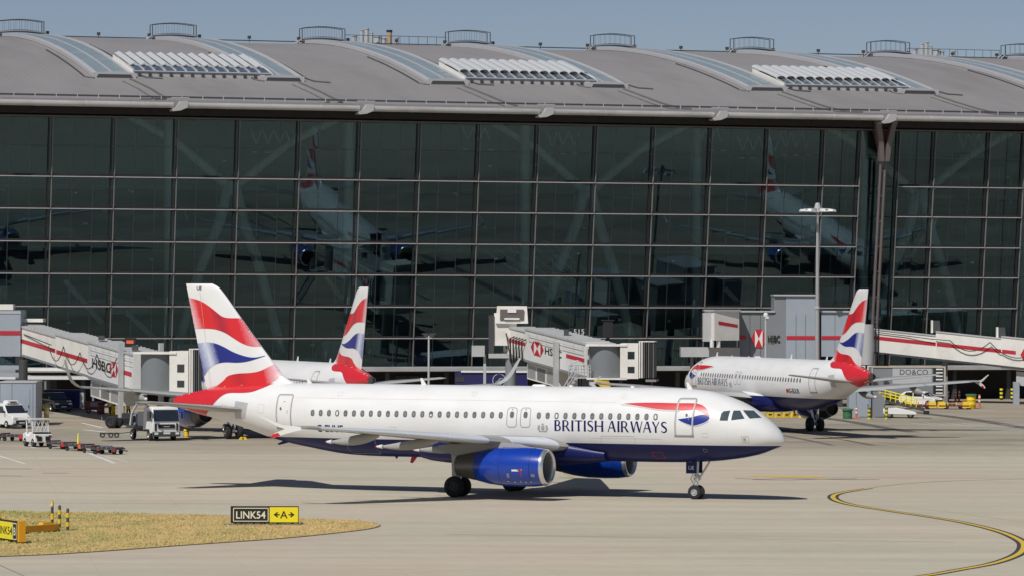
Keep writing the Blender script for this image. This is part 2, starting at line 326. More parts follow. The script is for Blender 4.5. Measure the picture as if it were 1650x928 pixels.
# flared stroke capitals for the airline titles (unit cap height)
def ring(cx, cy, rx, ry, tx, ty, a0, a1, n=12):
    out = []
    for i in range(n):
        a, b = R(a0 + (a1 - a0) * i / n), R(a0 + (a1 - a0) * (i + 1) / n)
        out.append([(cx + rx * math.cos(a), cy + ry * math.sin(a)), (cx + rx * math.cos(b), cy + ry * math.sin(b)), (cx + (rx - tx) * math.cos(b), cy + (ry - ty) * math.sin(b)), (cx + (rx - tx) * math.cos(a), cy + (ry - ty) * math.sin(a))])
    return out
def titles(txt, height, total):
    T, t = 0.18, 0.085
    def stem(x): return [[(x - 0.015, 0), (x + T + 0.015, 0), (x + T, 0.12), (x, 0.12)], [(x, 0.12), (x + T, 0.12), (x + T, 0.88), (x, 0.88)], [(x, 0.88), (x + T, 0.88), (x + T + 0.015, 1), (x - 0.015, 1)]]
    def diag(x0, y0, x1, y1, w): return [[(x0 - w / 2, y0), (x0 + w / 2, y0), (x1 + w / 2, y1), (x1 - w / 2, y1)]]
    def hb(x0, x1, y, h=t): return [[(x0, y), (x1, y), (x1, y + h), (x0, y + h)]]
    G = {}
    G['I'] = (stem(0), T)
    G['B'] = (stem(0) + hb(T, 0.30, 0.925) + hb(T, 0.33, 0.49) + hb(T, 0.33, 0) + ring(0.28, 0.745, 0.24, 0.255, 0.145, t, -90, 90) + ring(0.31, 0.283, 0.28, 0.283, 0.15, t, -90, 90), 0.59)
    G['R'] = (stem(0) + hb(T, 0.32, 0.925) + hb(T, 0.32, 0.42) + ring(0.30, 0.71, 0.28, 0.29, 0.145, t, -90, 90) + [[(0.28, 0.46), (0.44, 0.46), (0.72, 0), (0.53, 0)]], 0.70)
    G['T'] = ([[(x + 0.26, y) for x, y in q] for q in stem(0)] + hb(0, 0.26, 0.91, 0.09) + hb(0.26 + T, 0.69, 0.91, 0.09), 0.69)
    sp = spline([(0.50, 0.86), (0.33, 0.96), (0.12, 0.88), (0.11, 0.68), (0.30, 0.52), (0.46, 0.38), (0.46, 0.16), (0.26, 0.04), (0.03, 0.14)], 4)
    sw = [0.07 + 0.10 * math.sin(math.pi * i / (len(sp) - 1)) ** 1.3 for i in range(len(sp))]
    G['S'] = (strip(sp, sw), 0.55)
    G['H'] = (stem(0) + [[(x + 0.60, y) for x, y in q] for q in stem(0)] + hb(T, 0.60, 0.47), 0.765)
    G['A'] = (diag(0.05, 0, 0.37, 1, 0.085) + diag(0.68, 0, 0.42, 1, 0.18) + hb(0.16, 0.62, 0.33), 0.78)
    G['W'] = (diag(0.09, 1, 0.32, 0, 0.17) + diag(0.32, 0, 0.54, 1, 0.08) + diag(0.60, 1, 0.84, 0, 0.17) + diag(0.84, 0, 1.07, 1, 0.08), 1.12)
    G['Y'] = ([[(0.275, 0), (0.44, 0), (0.44, 0.45), (0.275, 0.45)]] + [[(0, 1), (0.18, 1), (0.42, 0.45), (0.30, 0.42)]] + [[(0.36, 0.45), (0.44, 0.45), (0.69, 1), (0.60, 1)]], 0.69)
    out = []; x = 0
    for i, ch in enumerate(txt):
        if ch == ' ': x += 0.26; continue
        ps, wd = G[ch]
        out.append([[(p[0] + x, p[1]) for p in q] for q in ps])
        x += wd + (0.13 if not (txt[i:i + 2] in ('WA', 'AY', 'AW')) else 0.02)
    x -= 0.13; k = total / x
    return [[[(p[0] * k, p[1] * height) for p in q] for q in L] for L in out]
# ================================================================ AIRLINERS
TOP = [(0, 3.2), (.15, 3.6), (.55, 4.07), (1.1, 4.5), (1.8, 5.0), (2.55, 5.37), (3.1, 5.57), (3.8, 5.78), (4.55, 5.93), (6, 6.03), (7.5, 6.05), (24, 6.05), (30, 6.05), (32, 6.0), (34, 5.85), (36, 5.5), (37.57, 5.15)]
BOT = [(0, 3.2), (.15, 3.0), (.55, 2.83), (1.45, 2.5), (2.7, 2.25), (4.2, 2.08), (6, 1.99), (7.5, 1.97), (24, 1.97), (26, 2.03), (28.7, 2.4), (30.8, 2.8), (32.6, 3.35), (34.6, 3.9), (35.8, 4.17), (37.57, 4.62)]
WID = [(0, .02), (.15, .36), (.55, .82), (1.1, 1.17), (1.8, 1.46), (2.6, 1.68), (3.5, 1.83), (5, 1.94), (6.5, 1.975), (24, 1.975), (26, 1.93), (28, 1.8), (30, 1.6), (32, 1.33), (34, 1.02), (36, .62), (37.57, .27)]
_sc = {}
def sec(a):
    k = round(a, 4)
    if k not in _sc:
        t, b, w_ = pchip(TOP, a), pchip(BOT, a), pchip(WID, a); _sc[k] = ((t + b) / 2, (t - b) / 2, w_)
    return _sc[k]
def fus(side, off=0.006):
    """(a aft of nose, z) -> point on the fuselage side; side +1 = starboard (-y)"""
    def f(a, z):
        zc, h, w_ = sec(a); q = max(-0.999, min(0.999, (z - zc) / h)); c = math.sqrt(1 - q * q)
        y = w_ * c; ny, nz = c / w_, q / h; L = math.hypot(ny, nz)
        return (-a, -side * (y + off * ny / L), zc + q * h + off * nz / L)
    return f
FLE = [(5.3, 29.3), (5.95, 29.6), (6.2, 30.1), (6.5, 30.55), (7.0, 30.98), (8.2, 31.99), (9.98, 33.45), (11.2, 34.45), (11.5, 34.75), (11.68, 35.15)]
def fin_le(z): return pchip(FLE, z)
def fin_te(z): return 35.42 + (z - 5.3) * (36.86 - 35.42) / 6.38
def naca(x, T): x = max(0.0, min(1.0, x)); return 5 * T * (0.2969 * math.sqrt(x) - 0.126 * x - 0.3516 * x * x + 0.2843 * x**3 - 0.1036 * x**4)
def fin_t(a, z):
    l, t = fin_le(z), fin_te(z); c = t - l; x = (a - l) / c
    T = 0.105 if z < 11.3 else 0.105 * max(0.15, math.sqrt(max(0, 1 - ((z - 11.3) / 0.385) ** 2)))
    return naca(x, T) * c + 0.012
def finmap(side, off=0.006):
    def f(a, z):
        a = max(fin_le(z) + 0.002, min(fin_te(z) - 0.002, a)); return (-a, -side * (fin_t(a, z) + off), z)
    return f
def wheel(root, c, r, wd, name='wheel', hub='hub'):
    mb = MB(); h = wd / 2
    prof = [(-h, r * .5), (-h, r * .8), (-h * .8, r * .94), (-h * .45, r), (0, r * 1.005), (h * .45, r), (h * .8, r * .94), (h, r * .8), (h, r * .5)]
    mb.lathe(prof, (0, 0, 0), 'Y', 28, mi=0)
    mb.lathe([(-h * .55, .001), (-h * .55, r * .14), (-h * .95, r * .16), (-h * .95, r * .22), (-h * .6, r * .26), (-h * .6, r * .42), (-h, r * .5)], axis='Y', n=20, mi=1)
    mb.lathe([(h * .55, .001), (h * .55, r * .14), (h * .95, r * .16), (h * .95, r * .22), (h * .6, r * .26), (h * .6, r * .42), (h, r * .5)], axis='Y', n=20, mi=1)
    for k in range(9):
        a = 2 * math.pi * k / 9
        for s in (-1, 1): mb.box((r * .33 * math.cos(a), s * h * .62, r * .33 * math.sin(a)), (r * .09, h * .12, r * .09), mi=0)
    o = mb.build(name, ['rubber', hub], root, smooth=40); o.location = c
    return o
def section(s, le, c, z, T, camber=0.02, twist=0.0, n=9):
    """closed aerofoil ring at span s (+ = starboard, y = -s)"""
    up = []; lo = []
    for i in range(n + 1):
        x = 0.5 * (1 - math.cos(math.pi * i / n)); t = naca(x, T); cam_ = camber * 4 * x * (1 - x) + twist * (0.4 - x)
        up.append((-(le + x * c), -s, z + (cam_ + t) * c)); lo.append((-(le + x * c), -s, z + (cam_ - t * 0.85) * c))
    return up + lo[1:-1][::-1]
WST = [(0.0, 11.1, 7.3, 2.62, .15), (1.95, 12.1, 6.3, 2.80, .145), (6.4, 14.42, 4.05, 3.20, .125), (12, 17.35, 2.75, 3.72, .118), (16.6, 19.75, 1.66, 4.10, .10), (17.0, 20.15, 1.35, 4.14, .09)]
def wing_at(s):
    for a, b in zip(WST, WST[1:]):
        if a[0] <= s <= b[0]:
            t = (s - a[0]) / (b[0] - a[0]); return tuple(p + (q - p) * t for p, q in zip(a, b))
    return WST[-1]
FIN_POLY = {  # outlines traced from image pixels, converted to aft distance and height
 'r1': (spline([(36.9, 10.95), (36.65, 10.88), (36.12, 10.77), (35.63, 10.59), (35.15, 10.31), (34.74, 10.03), (34.41, 9.82), (34.01, 9.73), (33.36, 9.72), (33.0, 9.72)], 4)
        + spline([(31.2, 8.1), (32.11, 8.10), (32.59, 8.13), (33.12, 8.3), (33.6, 8.55), (34.21, 8.88), (34.82, 9.06), (35.43, 9.11), (36.24, 9.1), (36.6, 9.08)], 4)),
 'b1': (spline([(36.4, 8.22), (36.03, 8.26), (35.42, 8.32), (34.81, 8.25), (34.2, 8.03), (33.6, 7.76), (32.79, 7.53), (32.19, 7.48), (31.62, 7.60)], 4)
        + spline([(31.62, 7.57), (32.19, 7.38), (32.79, 7.23), (33.39, 7.17), (34.2, 7.18), (34.81, 7.07), (35.21, 6.86), (35.58, 6.46), (35.75, 6.2)], 4)),
 'r2': (spline([(35.7, 5.72), (35.41, 5.75), (34.81, 5.83), (34.32, 6.13), (34.0, 6.40), (33.39, 6.54), (32.38, 6.61), (31.78, 6.75), (31.14, 7.06), (30.9, 7.2)], 4)
        + spline([(30.2, 6.65), (30.58, 6.48), (30.9, 6.19), (31.38, 5.9), (31.5, 5.6), (33.5, 5.45), (35.6, 5.4)], 4))}
def airliner(name, label, X, Y, hdg, sharklet=False, reg='G-EUUE', tail='UE', near=1, detail=True, group=None):
    """hdg: rotation about z of the nose direction (+x); near: the side the photo shows (+1 starboard)"""
    T = empty(name, label, 'airliner', (X, Y, 0.001), hdg, group)
    # fuselage
    st = [0, .05, .15, .3, .55, .8, 1.1, 1.45, 1.8, 2.2, 2.6, 3.1, 3.6, 4.2, 5, 6, 7.5, 10, 13, 16, 19, 22, 24, 25, 26, 27, 28, 29, 29.5, 30, 30.5, 31, 31.5, 32, 32.5, 33, 33.5, 34, 34.5, 35, 35.5, 36, 36.4, 36.8, 37.1, 37.4, 37.57]
    NS = 64; rings = []
    for a in st:
        zc, h, w_ = sec(a)
        rings.append([(-a, w_ * math.sin(2 * math.pi * k / NS), zc + h * math.cos(2 * math.pi * k / NS)) for k in range(NS)])
    mb = MB(); mb.loft(rings); fuse = mb.build('fuselage', 'fus', T, smooth=50)
    # belly fairing
    mb = MB(); rings = []
    for i in range(25):
        t = i / 24; a = 10.0 + 11.2 * t; e = max(0.02, (1 - abs(2 * t - 1) ** 2.6)) ** 0.5
        if t < 0.5: e = max(0.02, math.sin(math.pi * t)) ** 1.05
        zb = 1.97 - 0.36 * e; zt = 2.7 + 0.95 * e; hw = 1.40 + 0.72 * e
        zc = (zb + zt) / 2; hh = (zt - zb) / 2; r = []
        for k in range(32):
            an = 2 * math.pi * k / 32; c_, s_ = math.cos(an), math.sin(an)
            r.append((-a, hw * math.copysign(abs(c_) ** 0.75, c_), zc + hh * math.copysign(abs(s_) ** 0.75, s_)))
        rings.append(r)
    mb.loft(rings); mb.build('belly_fairing', 'fus', T, smooth=50)
    # tail cone exhaust
    mb = MB(); mb.lathe([(-37.3, .30), (-37.6, .285), (-37.85, .24), (-37.86, .17), (-37.5, .15), (-37.4, .001)], (0, 0, 4.89), 'X', 20, mis=[0, 0, 0, 1, 1]); mb.build('tail_exhaust', ['nozzle', 'black'], T, smooth=40)
    # wings
    for sd in (1, -1):
        mb = MB(); mb.loft([section(sd * s, le, c, z, t) for s, le, c, z, t in WST])
        wg = mb.build('wing', 'wing', T, smooth=35)
        # slats: skin over the nose of the aerofoil
        for s0, s1 in ((2.3, 5.2), (6.6, 9.0), (9.06, 11.5), (11.56, 14.0), (14.06, 16.4)):
            mb = MB(); rr = []
            for s in (s0, (s0 + s1) / 2, s1):
                _, le, c, z, t = wing_at(s); ring_ = []
                for x, up in ((.16, 1), (.10, 1), (.05, 1), (.02, 1), (.005, 1), (0, 0), (.005, -1), (.02, -1), (.05, -1), (.09, -1), (.135, -1)):
                    tt = naca(x, t) * (1 if up > 0 else .85); cm = 0.02 * 4 * x * (1 - x)
                    ring_.append((-(le + x * c) + .02 * (1 - x * 4), -sd * s, z + (cm + up * tt) * c + up * .012))
                inner = [(p[0] - .05, p[1], z + (p[2] - z) * 0.8) for p in reversed(ring_)]
                rr.append(ring_ + inner)
            mb.loft(rr); mb.build('slat', 'slat', wg, smooth=40)
        # flaps and aileron: a thin panel set into the trailing edge, seam shows
        for s0, s1, nm in ((2.2, 6.2, 'flap'), (6.5, 12.6, 'flap'), (12.8, 16.2, 'aileron')):
            mb = MB(); rr = []
            for s in (s0, s1):
                _, le, c, z, t = wing_at(s); x0, x1 = .74, 1.012
                cm0 = .02 * 4 * x0 * (1 - x0); t0 = naca(x0, t)
                rr.append([(-(le + x0 * c), -sd * s, z + (cm0 + t0) * c + .014), (-(le + x1 * c), -sd * s, z + .008), (-(le + x1 * c), -sd * s, z - .012), (-(le + x0 * c), -sd * s, z + (cm0 - t0 * .85) * c - .014)])
            mb.loft(rr); mb.build(nm, 'litgrey', wg)
        # flap track fairings
        for s, L in ((5.4, 3.7), (8.1, 3.6), (12.0, 3.0)):
            _, le, c, z, t = wing_at(s); mb = MB(); a0 = le + c * .42; rr = []
            for i in range(11):
                u = i / 10; r = .235 * math.sin(math.pi * min(1, (u * .96 + .04)) ** 0.75) ** .8 * (1 if u < .5 else 1 - .35 * (u - .5)) + .015
                zz = z - .10 - .30 * math.sin(math.pi * u * .62) - .12 * u
                rr.append([(-(a0 + L * u), -sd * s + r * .72 * math.cos(k * math.pi / 5), zz + r * 1.15 * math.sin(k * math.pi / 5)) for k in range(10)])
            mb.loft(rr); fr = mb.build('flap_track_fairing', 'fairing', wg, smooth=50)
            mb = MB(); zz = z - .10 - .30 * math.sin(math.pi * .62) - .12
            mb.tube([(-(a0 + L * .93), -sd * s, zz + .0), (-(a0 + L + .1), -sd * s, zz - .01)], [.125, .05], 10, mi=0)
            mb.tube([(-(a0 + L + .1), -sd * s, zz - .01), (-(a0 + L + .2), -sd * s, zz - .01)], [.05, .03], 8, mi=1)
            mb.build('fairing_tip', ['white', 'redpanel'], fr)
        # wingtip
        mb = MB()
        if sharklet:
            rr = []
            for i in range(9):
                u = i / 8; an = u * R(78)
                an = min(u / .65, 1) * R(68); e_ = max(0, u - .65) / .35; s = 16.4 + 1.75 * math.sin(an) + .42 * e_; zz = 4.07 + 1.75 * (1 - math.cos(an)) + 1.05 * e_
                c = 1.5 - 1.05 * u; le = 19.65 + 1.5 * u ** 1.2 + .3 * u
                nx = math.cos(an); nz_ = math.sin(an); r = []
                for q, (px_, py_, pz_) in enumerate(section(0, le, c, 0, .09, camber=0, n=6)):
                    r.append((px_, -sd * (s - pz_ * nz_), zz + pz_ * nx))
                rr.append(r)
            mb.loft(rr); mb.build('sharklet', 'litgrey', wg, smooth=50)
        else:
            up = [(20.75, 4.18), (21.55, 4.18), (23.0, 4.98), (23.08, 5.0), (22.72, 4.72)]
            mb.prism([(-20.5, 4.02), (-21.5, 4.04), (-22.0, 4.2), (-23.0, 4.68), (-22.92, 4.72), (-21.6, 4.24), (-20.6, 4.18)], -sd * 17.0, -sd * 17.055, 0)
            mb.prism([(-20.5, 4.02), (-21.5, 4.04), (-22.1, 3.82), (-22.35, 3.6), (-22.2, 3.56), (-21.4, 3.80)], -sd * 17.002, -sd * 17.057, 0)
            mb.build('wingtip_fence', 'white', wg)
            decal('fence_marking', [[(22.2, 3.76), (22.35, 3.6), (22.2, 3.56), (21.75, 3.7), (21.9, 3.84)]], 'red', wg, lambda a, z, sd=sd: (-a, -sd * 17.066, z), 0)
            decal('fence_marking', [[(22.2, 3.76), (22.35, 3.6), (22.2, 3.56), (21.75, 3.7), (21.9, 3.84)]], 'red', wg, lambda a, z, sd=sd: (-a, -sd * 16.99, z), 0)
        # engine
        ey, ez, ea = -sd * 5.75, 1.82, 11.35
        mb = MB(); mb.lathe([(-ea - .22, .985), (-ea - .8, 1.055), (-ea - 1.6, 1.075), (-ea - 2.6, 1.06), (-ea - 3.5, .96), (-ea - 4.15, .82), (-ea - 4.18, .78)], (0, ey, ez), 'X', 40)
        en = mb.build('engine_nacelle', 'nacelle', T, smooth=40)
        mb = MB(); mb.lathe([(-ea - .24, .988), (-ea - .1, .95), (-ea - .02, .905), (-ea, .87), (-ea - .02, .83), (-ea - .12, .79), (-ea - .3, .78)], (0, ey, ez), 'X', 40); mb.build('intake_lip', 'lip', en, smooth=60)
        mb = MB(); mb.lathe([(-ea - .28, .785), (-ea - .9, .80), (-ea - 1.1, .80)], (0, ey, ez), 'X', 32, mi=0); mb.lathe([(-ea - 1.1, .80), (-ea - 1.12, .001)], (0, ey, ez), 'X', 24, mi=1); mb.build('intake_duct', ['midgrey', 'black'], en, smooth=50)
        mb = MB()
        for k in range(22):
            a = 2 * math.pi * k / 22; b = a + .16
            mb.add([(-ea - .92, ey + .22 * math.cos(a), ez + .22 * math.sin(a)), (-ea - .92, ey + .78 * math.cos(a), ez + .78 * math.sin(a)), (-ea - 1.05, ey + .78 * math.cos(b), ez + .78 * math.sin(b)), (-ea - 1.05, ey + .22 * math.cos(b), ez + .22 * math.sin(b))], [(0, 1, 2, 3)])
        mb.lathe([(-ea - .55, .005), (-ea - .7, .12), (-ea - .95, .23), (-ea - 1.0, .25)], (0, ey, ez), 'X', 16); mb.build('fan', 'darkgrey', en, smooth=40)
        mb = MB(); mb.lathe([(-ea - 4.17, .80), (-ea - 4.4, .77), (-ea - 4.95, .66), (-ea - 5.4, .57), (-ea - 5.42, .52), (-ea - 5.0, .50), (-ea - 4.9, .001)], (0, ey, ez), 'X', 32, mis=[0, 0, 0, 0, 1, 1]); mb.build('exhaust_nozzle', ['nozzle', 'black'], en, smooth=40)
        # pylon
        mb = MB(); rr = []
        for a, zt, zb, hw in ((ea + 1.0, 2.86, 2.75, .04), (ea + 1.8, 3.05, 2.7, .17), (ea + 3.0, 3.16, 2.6, .22), (ea + 4.2, 3.1, 2.45, .22), (ea + 5.4, 3.0, 2.3, .17), (ea + 6.6, 2.9, 2.65, .03)):
            rr.append([(-a, ey - hw, zb), (-a, ey + hw, zb), (-a, ey + hw * .8, (zb + zt) / 2), (-a, ey + hw * .6, zt), (-a, ey - hw * .6, zt), (-a, ey - hw * .8, (zb + zt) / 2)])
        mb.loft(rr); mb.build('pylon', 'wing', en, smooth=40)
        if detail:
            for aa in (ea + .75, ea + 2.55):
                mb = MB(); mb.lathe([(-aa, pchip([(0, .99), (.8, 1.057), (1.6, 1.077), (2.6, 1.062)], aa - ea) + .002), (-aa - .02, pchip([(0, .99), (.8, 1.057), (1.6, 1.077), (2.6, 1.062)], aa - ea) + .003)], (0, ey, ez), 'X', 40); mb.build('cowl_joint', 'navy', en)
            def nm_(a, z, off=.006):
                r = pchip([(.22, .985), (.8, 1.055), (1.6, 1.075), (2.6, 1.06), (3.5, .96), (4.15, .82)], a - ea) + off; q = max(-.99, min(.99, (z - ez) / r))
                return (-a, ey - sd * near_sign(sd) * r * math.sqrt(1 - q * q), ez + q * r)
            def near_sign(s_): return 1
            decal('cowl_placard', [rrect(ea + 1.55, ez - .16, .42, .10, .03), rrect(ea + 1.2, ez - .14, .1, .1, .045)], 'white', en, nm_, .2)
            decal('cowl_marking', [[(ea + 1.17, ez - .1), (ea + 1.23, ez - .1), (ea + 1.28, ez - .48), (ea + 1.22, ez - .48)], [(ea + 1.17, ez - .12), (ea + 1.17, ez - .17), (ea + 1.42, ez - .17), (ea + 1.42, ez - .12)]], 'redpanel', en, lambda a, z: nm_(a, z, .012), .2)
            decal('cowl_latch', [rrect(ea + q, ez - .78 + dz, .1, .035, .015) for q, dz in ((.75, .0), (1.05, -.02), (1.35, 0), (1.7, -.03), (2.1, .0))], 'white', en, nm_, .1)
            decal('cowl_vent', [rrect(ea + .55, ez - .42, .22, .16, .02), rrect(ea + 2.0, ez - .45, .16, .24, .02)], 'midgrey', en, nm_, .1)
        # horizontal stabiliser
        mb = MB(); mb.loft([section(sd * s, le, c, z, t, camber=0) for s, le, c, z, t in ((.4, 32.0, 3.55, 4.42, .12), (1.0, 32.35, 3.25, 4.50, .11), (3.6, 33.95, 2.25, 4.76, .10), (6.1, 35.45, 1.35, 5.0, .10), (6.25, 35.7, 1.05, 5.01, .07))])
        hs = mb.build('horizontal_stabiliser', 'wing', T, smooth=35)
        mb = MB(); rr = []
        for s, le, c, z in ((1.0, 32.35, 3.25, 4.50), (6.0, 35.4, 1.4, 4.99)):
            x0 = .7; t0 = naca(x0, .105); rr.append([(-(le + x0 * c), -sd * s, z + t0 * c + .012), (-(le + 1.01 * c), -sd * s, z + .008), (-(le + 1.01 * c), -sd * s, z - .008), (-(le + x0 * c), -sd * s, z - t0 * c - .012)])
        mb.loft(rr); mb.build('elevator', 'litgrey', hs)
        decal('scuff_plate', [[(32.1, 4.9), (33.0, 5.0), (33.1, 3.98), (32.35, 4.02)]], 'litgrey', T, fus(sd, .008), .2)
    # fin
    mb = MB(); rr = []
    for z in (5.3, 5.5, 5.7, 5.85, 5.95, 6.05, 6.2, 6.35, 6.5, 6.75, 7.0, 7.35, 7.7, 8.2, 8.6, 9, 9.5, 9.98, 10.4, 10.8, 11.0, 11.2, 11.4, 11.55, 11.64, 11.68):
        l, t = fin_le(z), fin_te(z); up = []; lo = []
        for i in range(23):
            x = 0.5 * (1 - math.cos(math.pi * i / 22)); a = l + x * (t - l); y = fin_t(a, z) if 0 < i else 0.002
            up.append((-a, y, z)); lo.append((-a, -y, z))
        rr.append(up + lo[1:][::-1])
    mb.loft(rr); fin = mb.build('fin', 'white', T, smooth=40)
    for sd in (1, -1):
        decal('livery_ribbon', [FIN_POLY['r1']], 'ribred', fin, finmap(sd, .016), .12)
        decal('livery_ribbon', [FIN_POLY['b1']], 'ribblue', fin, finmap(sd, .016), .12)
        decal('livery_ribbon', [FIN_POLY['r2']], 'ribred2', fin, finmap(sd, .016), .12)
        decal('rudder_joint', strip([(35.2 - .02, 5.6), (35.2 + .30, 8.3), (35.2 + .75, 11.6)], .014), 'faint', fin, finmap(sd, .022), .5)
        tp = text_polys(tail or 'I', .20, 1, .02); x0 = 35.95; tw = width(tp)
        if tail: decal('tail_letters', [[((x0 + tw / 2 - p[0]) if sd > 0 else (x0 - tw / 2 + p[0]), p[1] + 11.33) for p in f] for f in tp], 'darkgrey', fin, finmap(sd, .022), 0)
        # red tail of the fuselage
        rp = spline([(30.2, 6.4), (30.7, 6.14), (31.07, 5.96), (31.23, 5.84), (31.53, 5.70), (32.04, 5.52), (32.68, 5.46), (33.53, 5.44), (33.99, 5.28), (34.5, 4.85), (34.93, 4.42), (35.25, 4.2), (35.45, 3.9)], 3) + [(37.5, 3.9), (37.5, 6.4)]
        decal('tail_colour', [rp], 'red', T, fus(sd, .018), .11)
        # nose ribbon
        red = spline([(8.75, 5.20), (7.85, 5.25), (6.76, 5.27), (5.67, 5.26), (4.62, 5.26), (4.15, 5.14), (3.85, 4.9), (3.7, 4.58), (3.85, 4.62), (4.05, 4.74), (4.3, 4.86), (4.54, 4.93), (5.23, 4.88), (6.69, 4.93), (7.63, 5.05), (8.6, 5.17)], 3)
        decal('nose_ribbon', [red], 'red', T, fus(sd, .006), .25)
        blu = spline([(5.45, 4.40), (4.9, 4.48), (4.65, 4.52), (4.3, 4.62), (4.0, 4.66), (3.69, 4.54), (3.73, 4.38), (4.0, 4.22), (4.52, 4.08), (5.02, 4.20), (5.4, 4.36)], 3)
        decal('nose_ribbon', [blu], 'blue', T, fus(sd, .006), .25)
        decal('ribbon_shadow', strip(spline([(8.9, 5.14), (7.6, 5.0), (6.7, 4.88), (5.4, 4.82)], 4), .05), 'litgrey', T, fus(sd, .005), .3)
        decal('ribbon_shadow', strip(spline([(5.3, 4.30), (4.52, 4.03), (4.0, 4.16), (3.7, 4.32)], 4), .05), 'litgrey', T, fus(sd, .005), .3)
        # titles
        tt = titles('BRITISH AIRWAYS', .60, 6.66); zz = 3.65
        polys = [[((12.72 - p[0]) if sd > 0 else (6.06 + p[0]), zz + p[1]) for p in q] for L in tt for q in L]
        decal('airline_lettering', polys, 'navy', T, fus(sd, .007), .3)
        # crest
        cx = 13.42 if sd > 0 else 13.4
        cr = [rrect(cx, 3.80, .20, .26, .08), rrect(cx, 4.0, .13, .09, .03), rrect(cx - .24, 3.82, .13, .27, .05, skew=.2), rrect(cx + .24, 3.82, .13, .27, .05, skew=-.2), rrect(cx, 3.61, .5, .06, .03), rrect(cx - .2, 3.67, .1, .05, .02), rrect(cx + .2, 3.67, .1, .05, .02)]
        decal('crest', cr, 'crest', T, fus(sd, .007), 0)
        # registration
        rg = text_polys(reg or 'I', .36, .95, .03); rw = width(rg)
        if reg: decal('registration', [[((27.45 - p[0]) if sd > 0 else (27.45 - rw + p[0]), 3.38 + p[1]) for p in f] for f in rg], 'navy', T, fus(sd, .007), 0)
        if near == sd and sd < 0:
            decal('flag_marking', [rrect(25.35, 3.55, .5, .28, .02)], 'redpanel', T, fus(sd, .007), 0)
        # cabin windows
        xs = [6.75 + .533 * i for i in range(14)] + [15.98 + .533 * i for i in range(23)]
        for i, a in enumerate(xs):
            z = 4.50 - .004 * (a - 6.75)
            wd = decal('window', [rrect(a, z, .245, .36, .115, 3)], 'cabin', T, fus(sd, .009), 0)
            if detail and sd == near:
                decal('pane', [rrect(a, z - (.05 if i % 5 == 2 else 0), .11, .22 if i % 5 != 2 else .12, .05, 2)], 'pane' if (i * 7) % 11 else 'white', wd, fus(sd, .013), 0)
        # overwing exits
        for a in (15.30, 14.48):
            e = decal('emergency_exit', strip(rrect(a, 4.35, .58, 1.06, .16, 4), .035, True), 'line', T, fus(sd, .008), .25)
            decal('window', [rrect(a, 4.50, .245, .36, .115, 3)], 'cabin', e, fus(sd, .009), 0)
            decal('exit_handle', [rrect(a, 4.78, .08, .04, .015)], 'darkgrey', e, fus(sd, .009), 0)
        # doors
        for a, z0, z1, hw in ((5.09, 3.49, 5.52, .515), (29.65, 3.50, 5.42, .5)):
            out = rrect(a, (z0 + z1) / 2, 2 * hw, z1 - z0, .14, 4)
            d = decal('cabin_door', strip(out, .045, True), 'line', T, fus(sd, .0135), .25)
            decal('door_seal', strip(rrect(a, (z0 + z1) / 2, 2 * hw - .09, z1 - z0 - .09, .11, 4), .05, True), 'faint', d, fus(sd, .0125), .25)
            decal('door_window', [rrect(a - (.12 * sd if a < 20 else -.2), 4.62, .12, .17, .055, 3)], 'cabin', d, fus(sd, .0145), 0)
            decal('door_handle', [rrect(a - .25, 4.45, .03, .2, .012), rrect(a, 5.02, .14, .03, .01)], 'line', d, fus(sd, .0145), 0)
            decal('door_sill', strip([(a - hw - .05, z0 - .0), (a + hw + .05, z0 - .0)], .09), 'line', d, fus(sd, .015), .25)
        # flight deck windows
        for poly in ([(3.10, 4.36), (3.08, 4.72), (2.98, 4.85), (2.66, 4.89), (2.68, 4.36)], [(2.50, 4.38), (2.50, 4.89), (2.19, 4.89), (1.85, 4.47)]):
            decal('cockpit_window', [poly], 'windshield', T, fus(sd, .012), .1)
        # front pane, measured round the nose: (height fraction, azimuth)
        pts = [(2.08, 4.91), (1.66, 4.88), (1.18, 4.50), (1.62, 4.47)]
        decal('cockpit_window', [pts], 'windshield', T, fus(sd, .012), .08)
        if detail:
            for z_, a0_, a1_ in ((5.25, 9.2, 29), (3.30, 6.4, 10.5)): decal('lap_joint', strip([(a0_, z_), (a1_, z_)], .012), 'faint', T, fus(sd, .004), .5)
            for a_, z_, w_, h_ in ((3.9, 3.55, .3, .22), (8.9, 5.6, .2, .2), (22.6, 3.55, .35, .3), (26.2, 5.5, .3, .2), (31.2, 4.6, .4, .5), (17.9, 5.6, .25, .2), (33.8, 4.6, .5, .35)): decal('access_panel', strip(rrect(a_, z_, w_, h_, .03), .014, True), 'faint', T, fus(sd, .005), .2)
            decal('hold_door', strip([(8.0, 3.06), (8.0, 3.42), (10.0, 3.42), (10.0, 3.06)], .02) , 'faint', T, fus(sd, .008), .25)
            decal('service_panel', strip(rrect(6.85, 2.40, .62, .36, .03), .02, True), 'redpanel', T, fus(sd, .008), .2)
            decal('static_port', strip(rrect(1.75, 3.36, .36, .30, .02), .025, True), 'faint', T, fus(sd, .008), .1)
            decal('static_port', [rrect(1.78, 3.36, .14, .14, .02)], 'crest', T, fus(sd, .009), .1)
            decal('service_panel', strip(rrect(4.05, 2.72, .2, .16, .05), .015, True), 'bluegrey', T, fus(sd, .008), .1)
            decal('hold_door', strip(rrect(24.8, 2.6, 1.9, .9, .1), .02, True), 'bluegrey', T, fus(sd, .008), .25)
    # aerials
    for a, z, h in ((5.3, 6.0, .36), (21.4, 6.05, .36), (12.3, 6.05, .07), (8.6, 6.03, .1), (28.6, 6.05, .3)):
        mb = MB(); mb.prism([(-a, z - .08), (-a - .34, z - .08), (-a - .42, z + h), (-a - .30, z + h)], -.025, .025); mb.build('antenna', 'white', T)
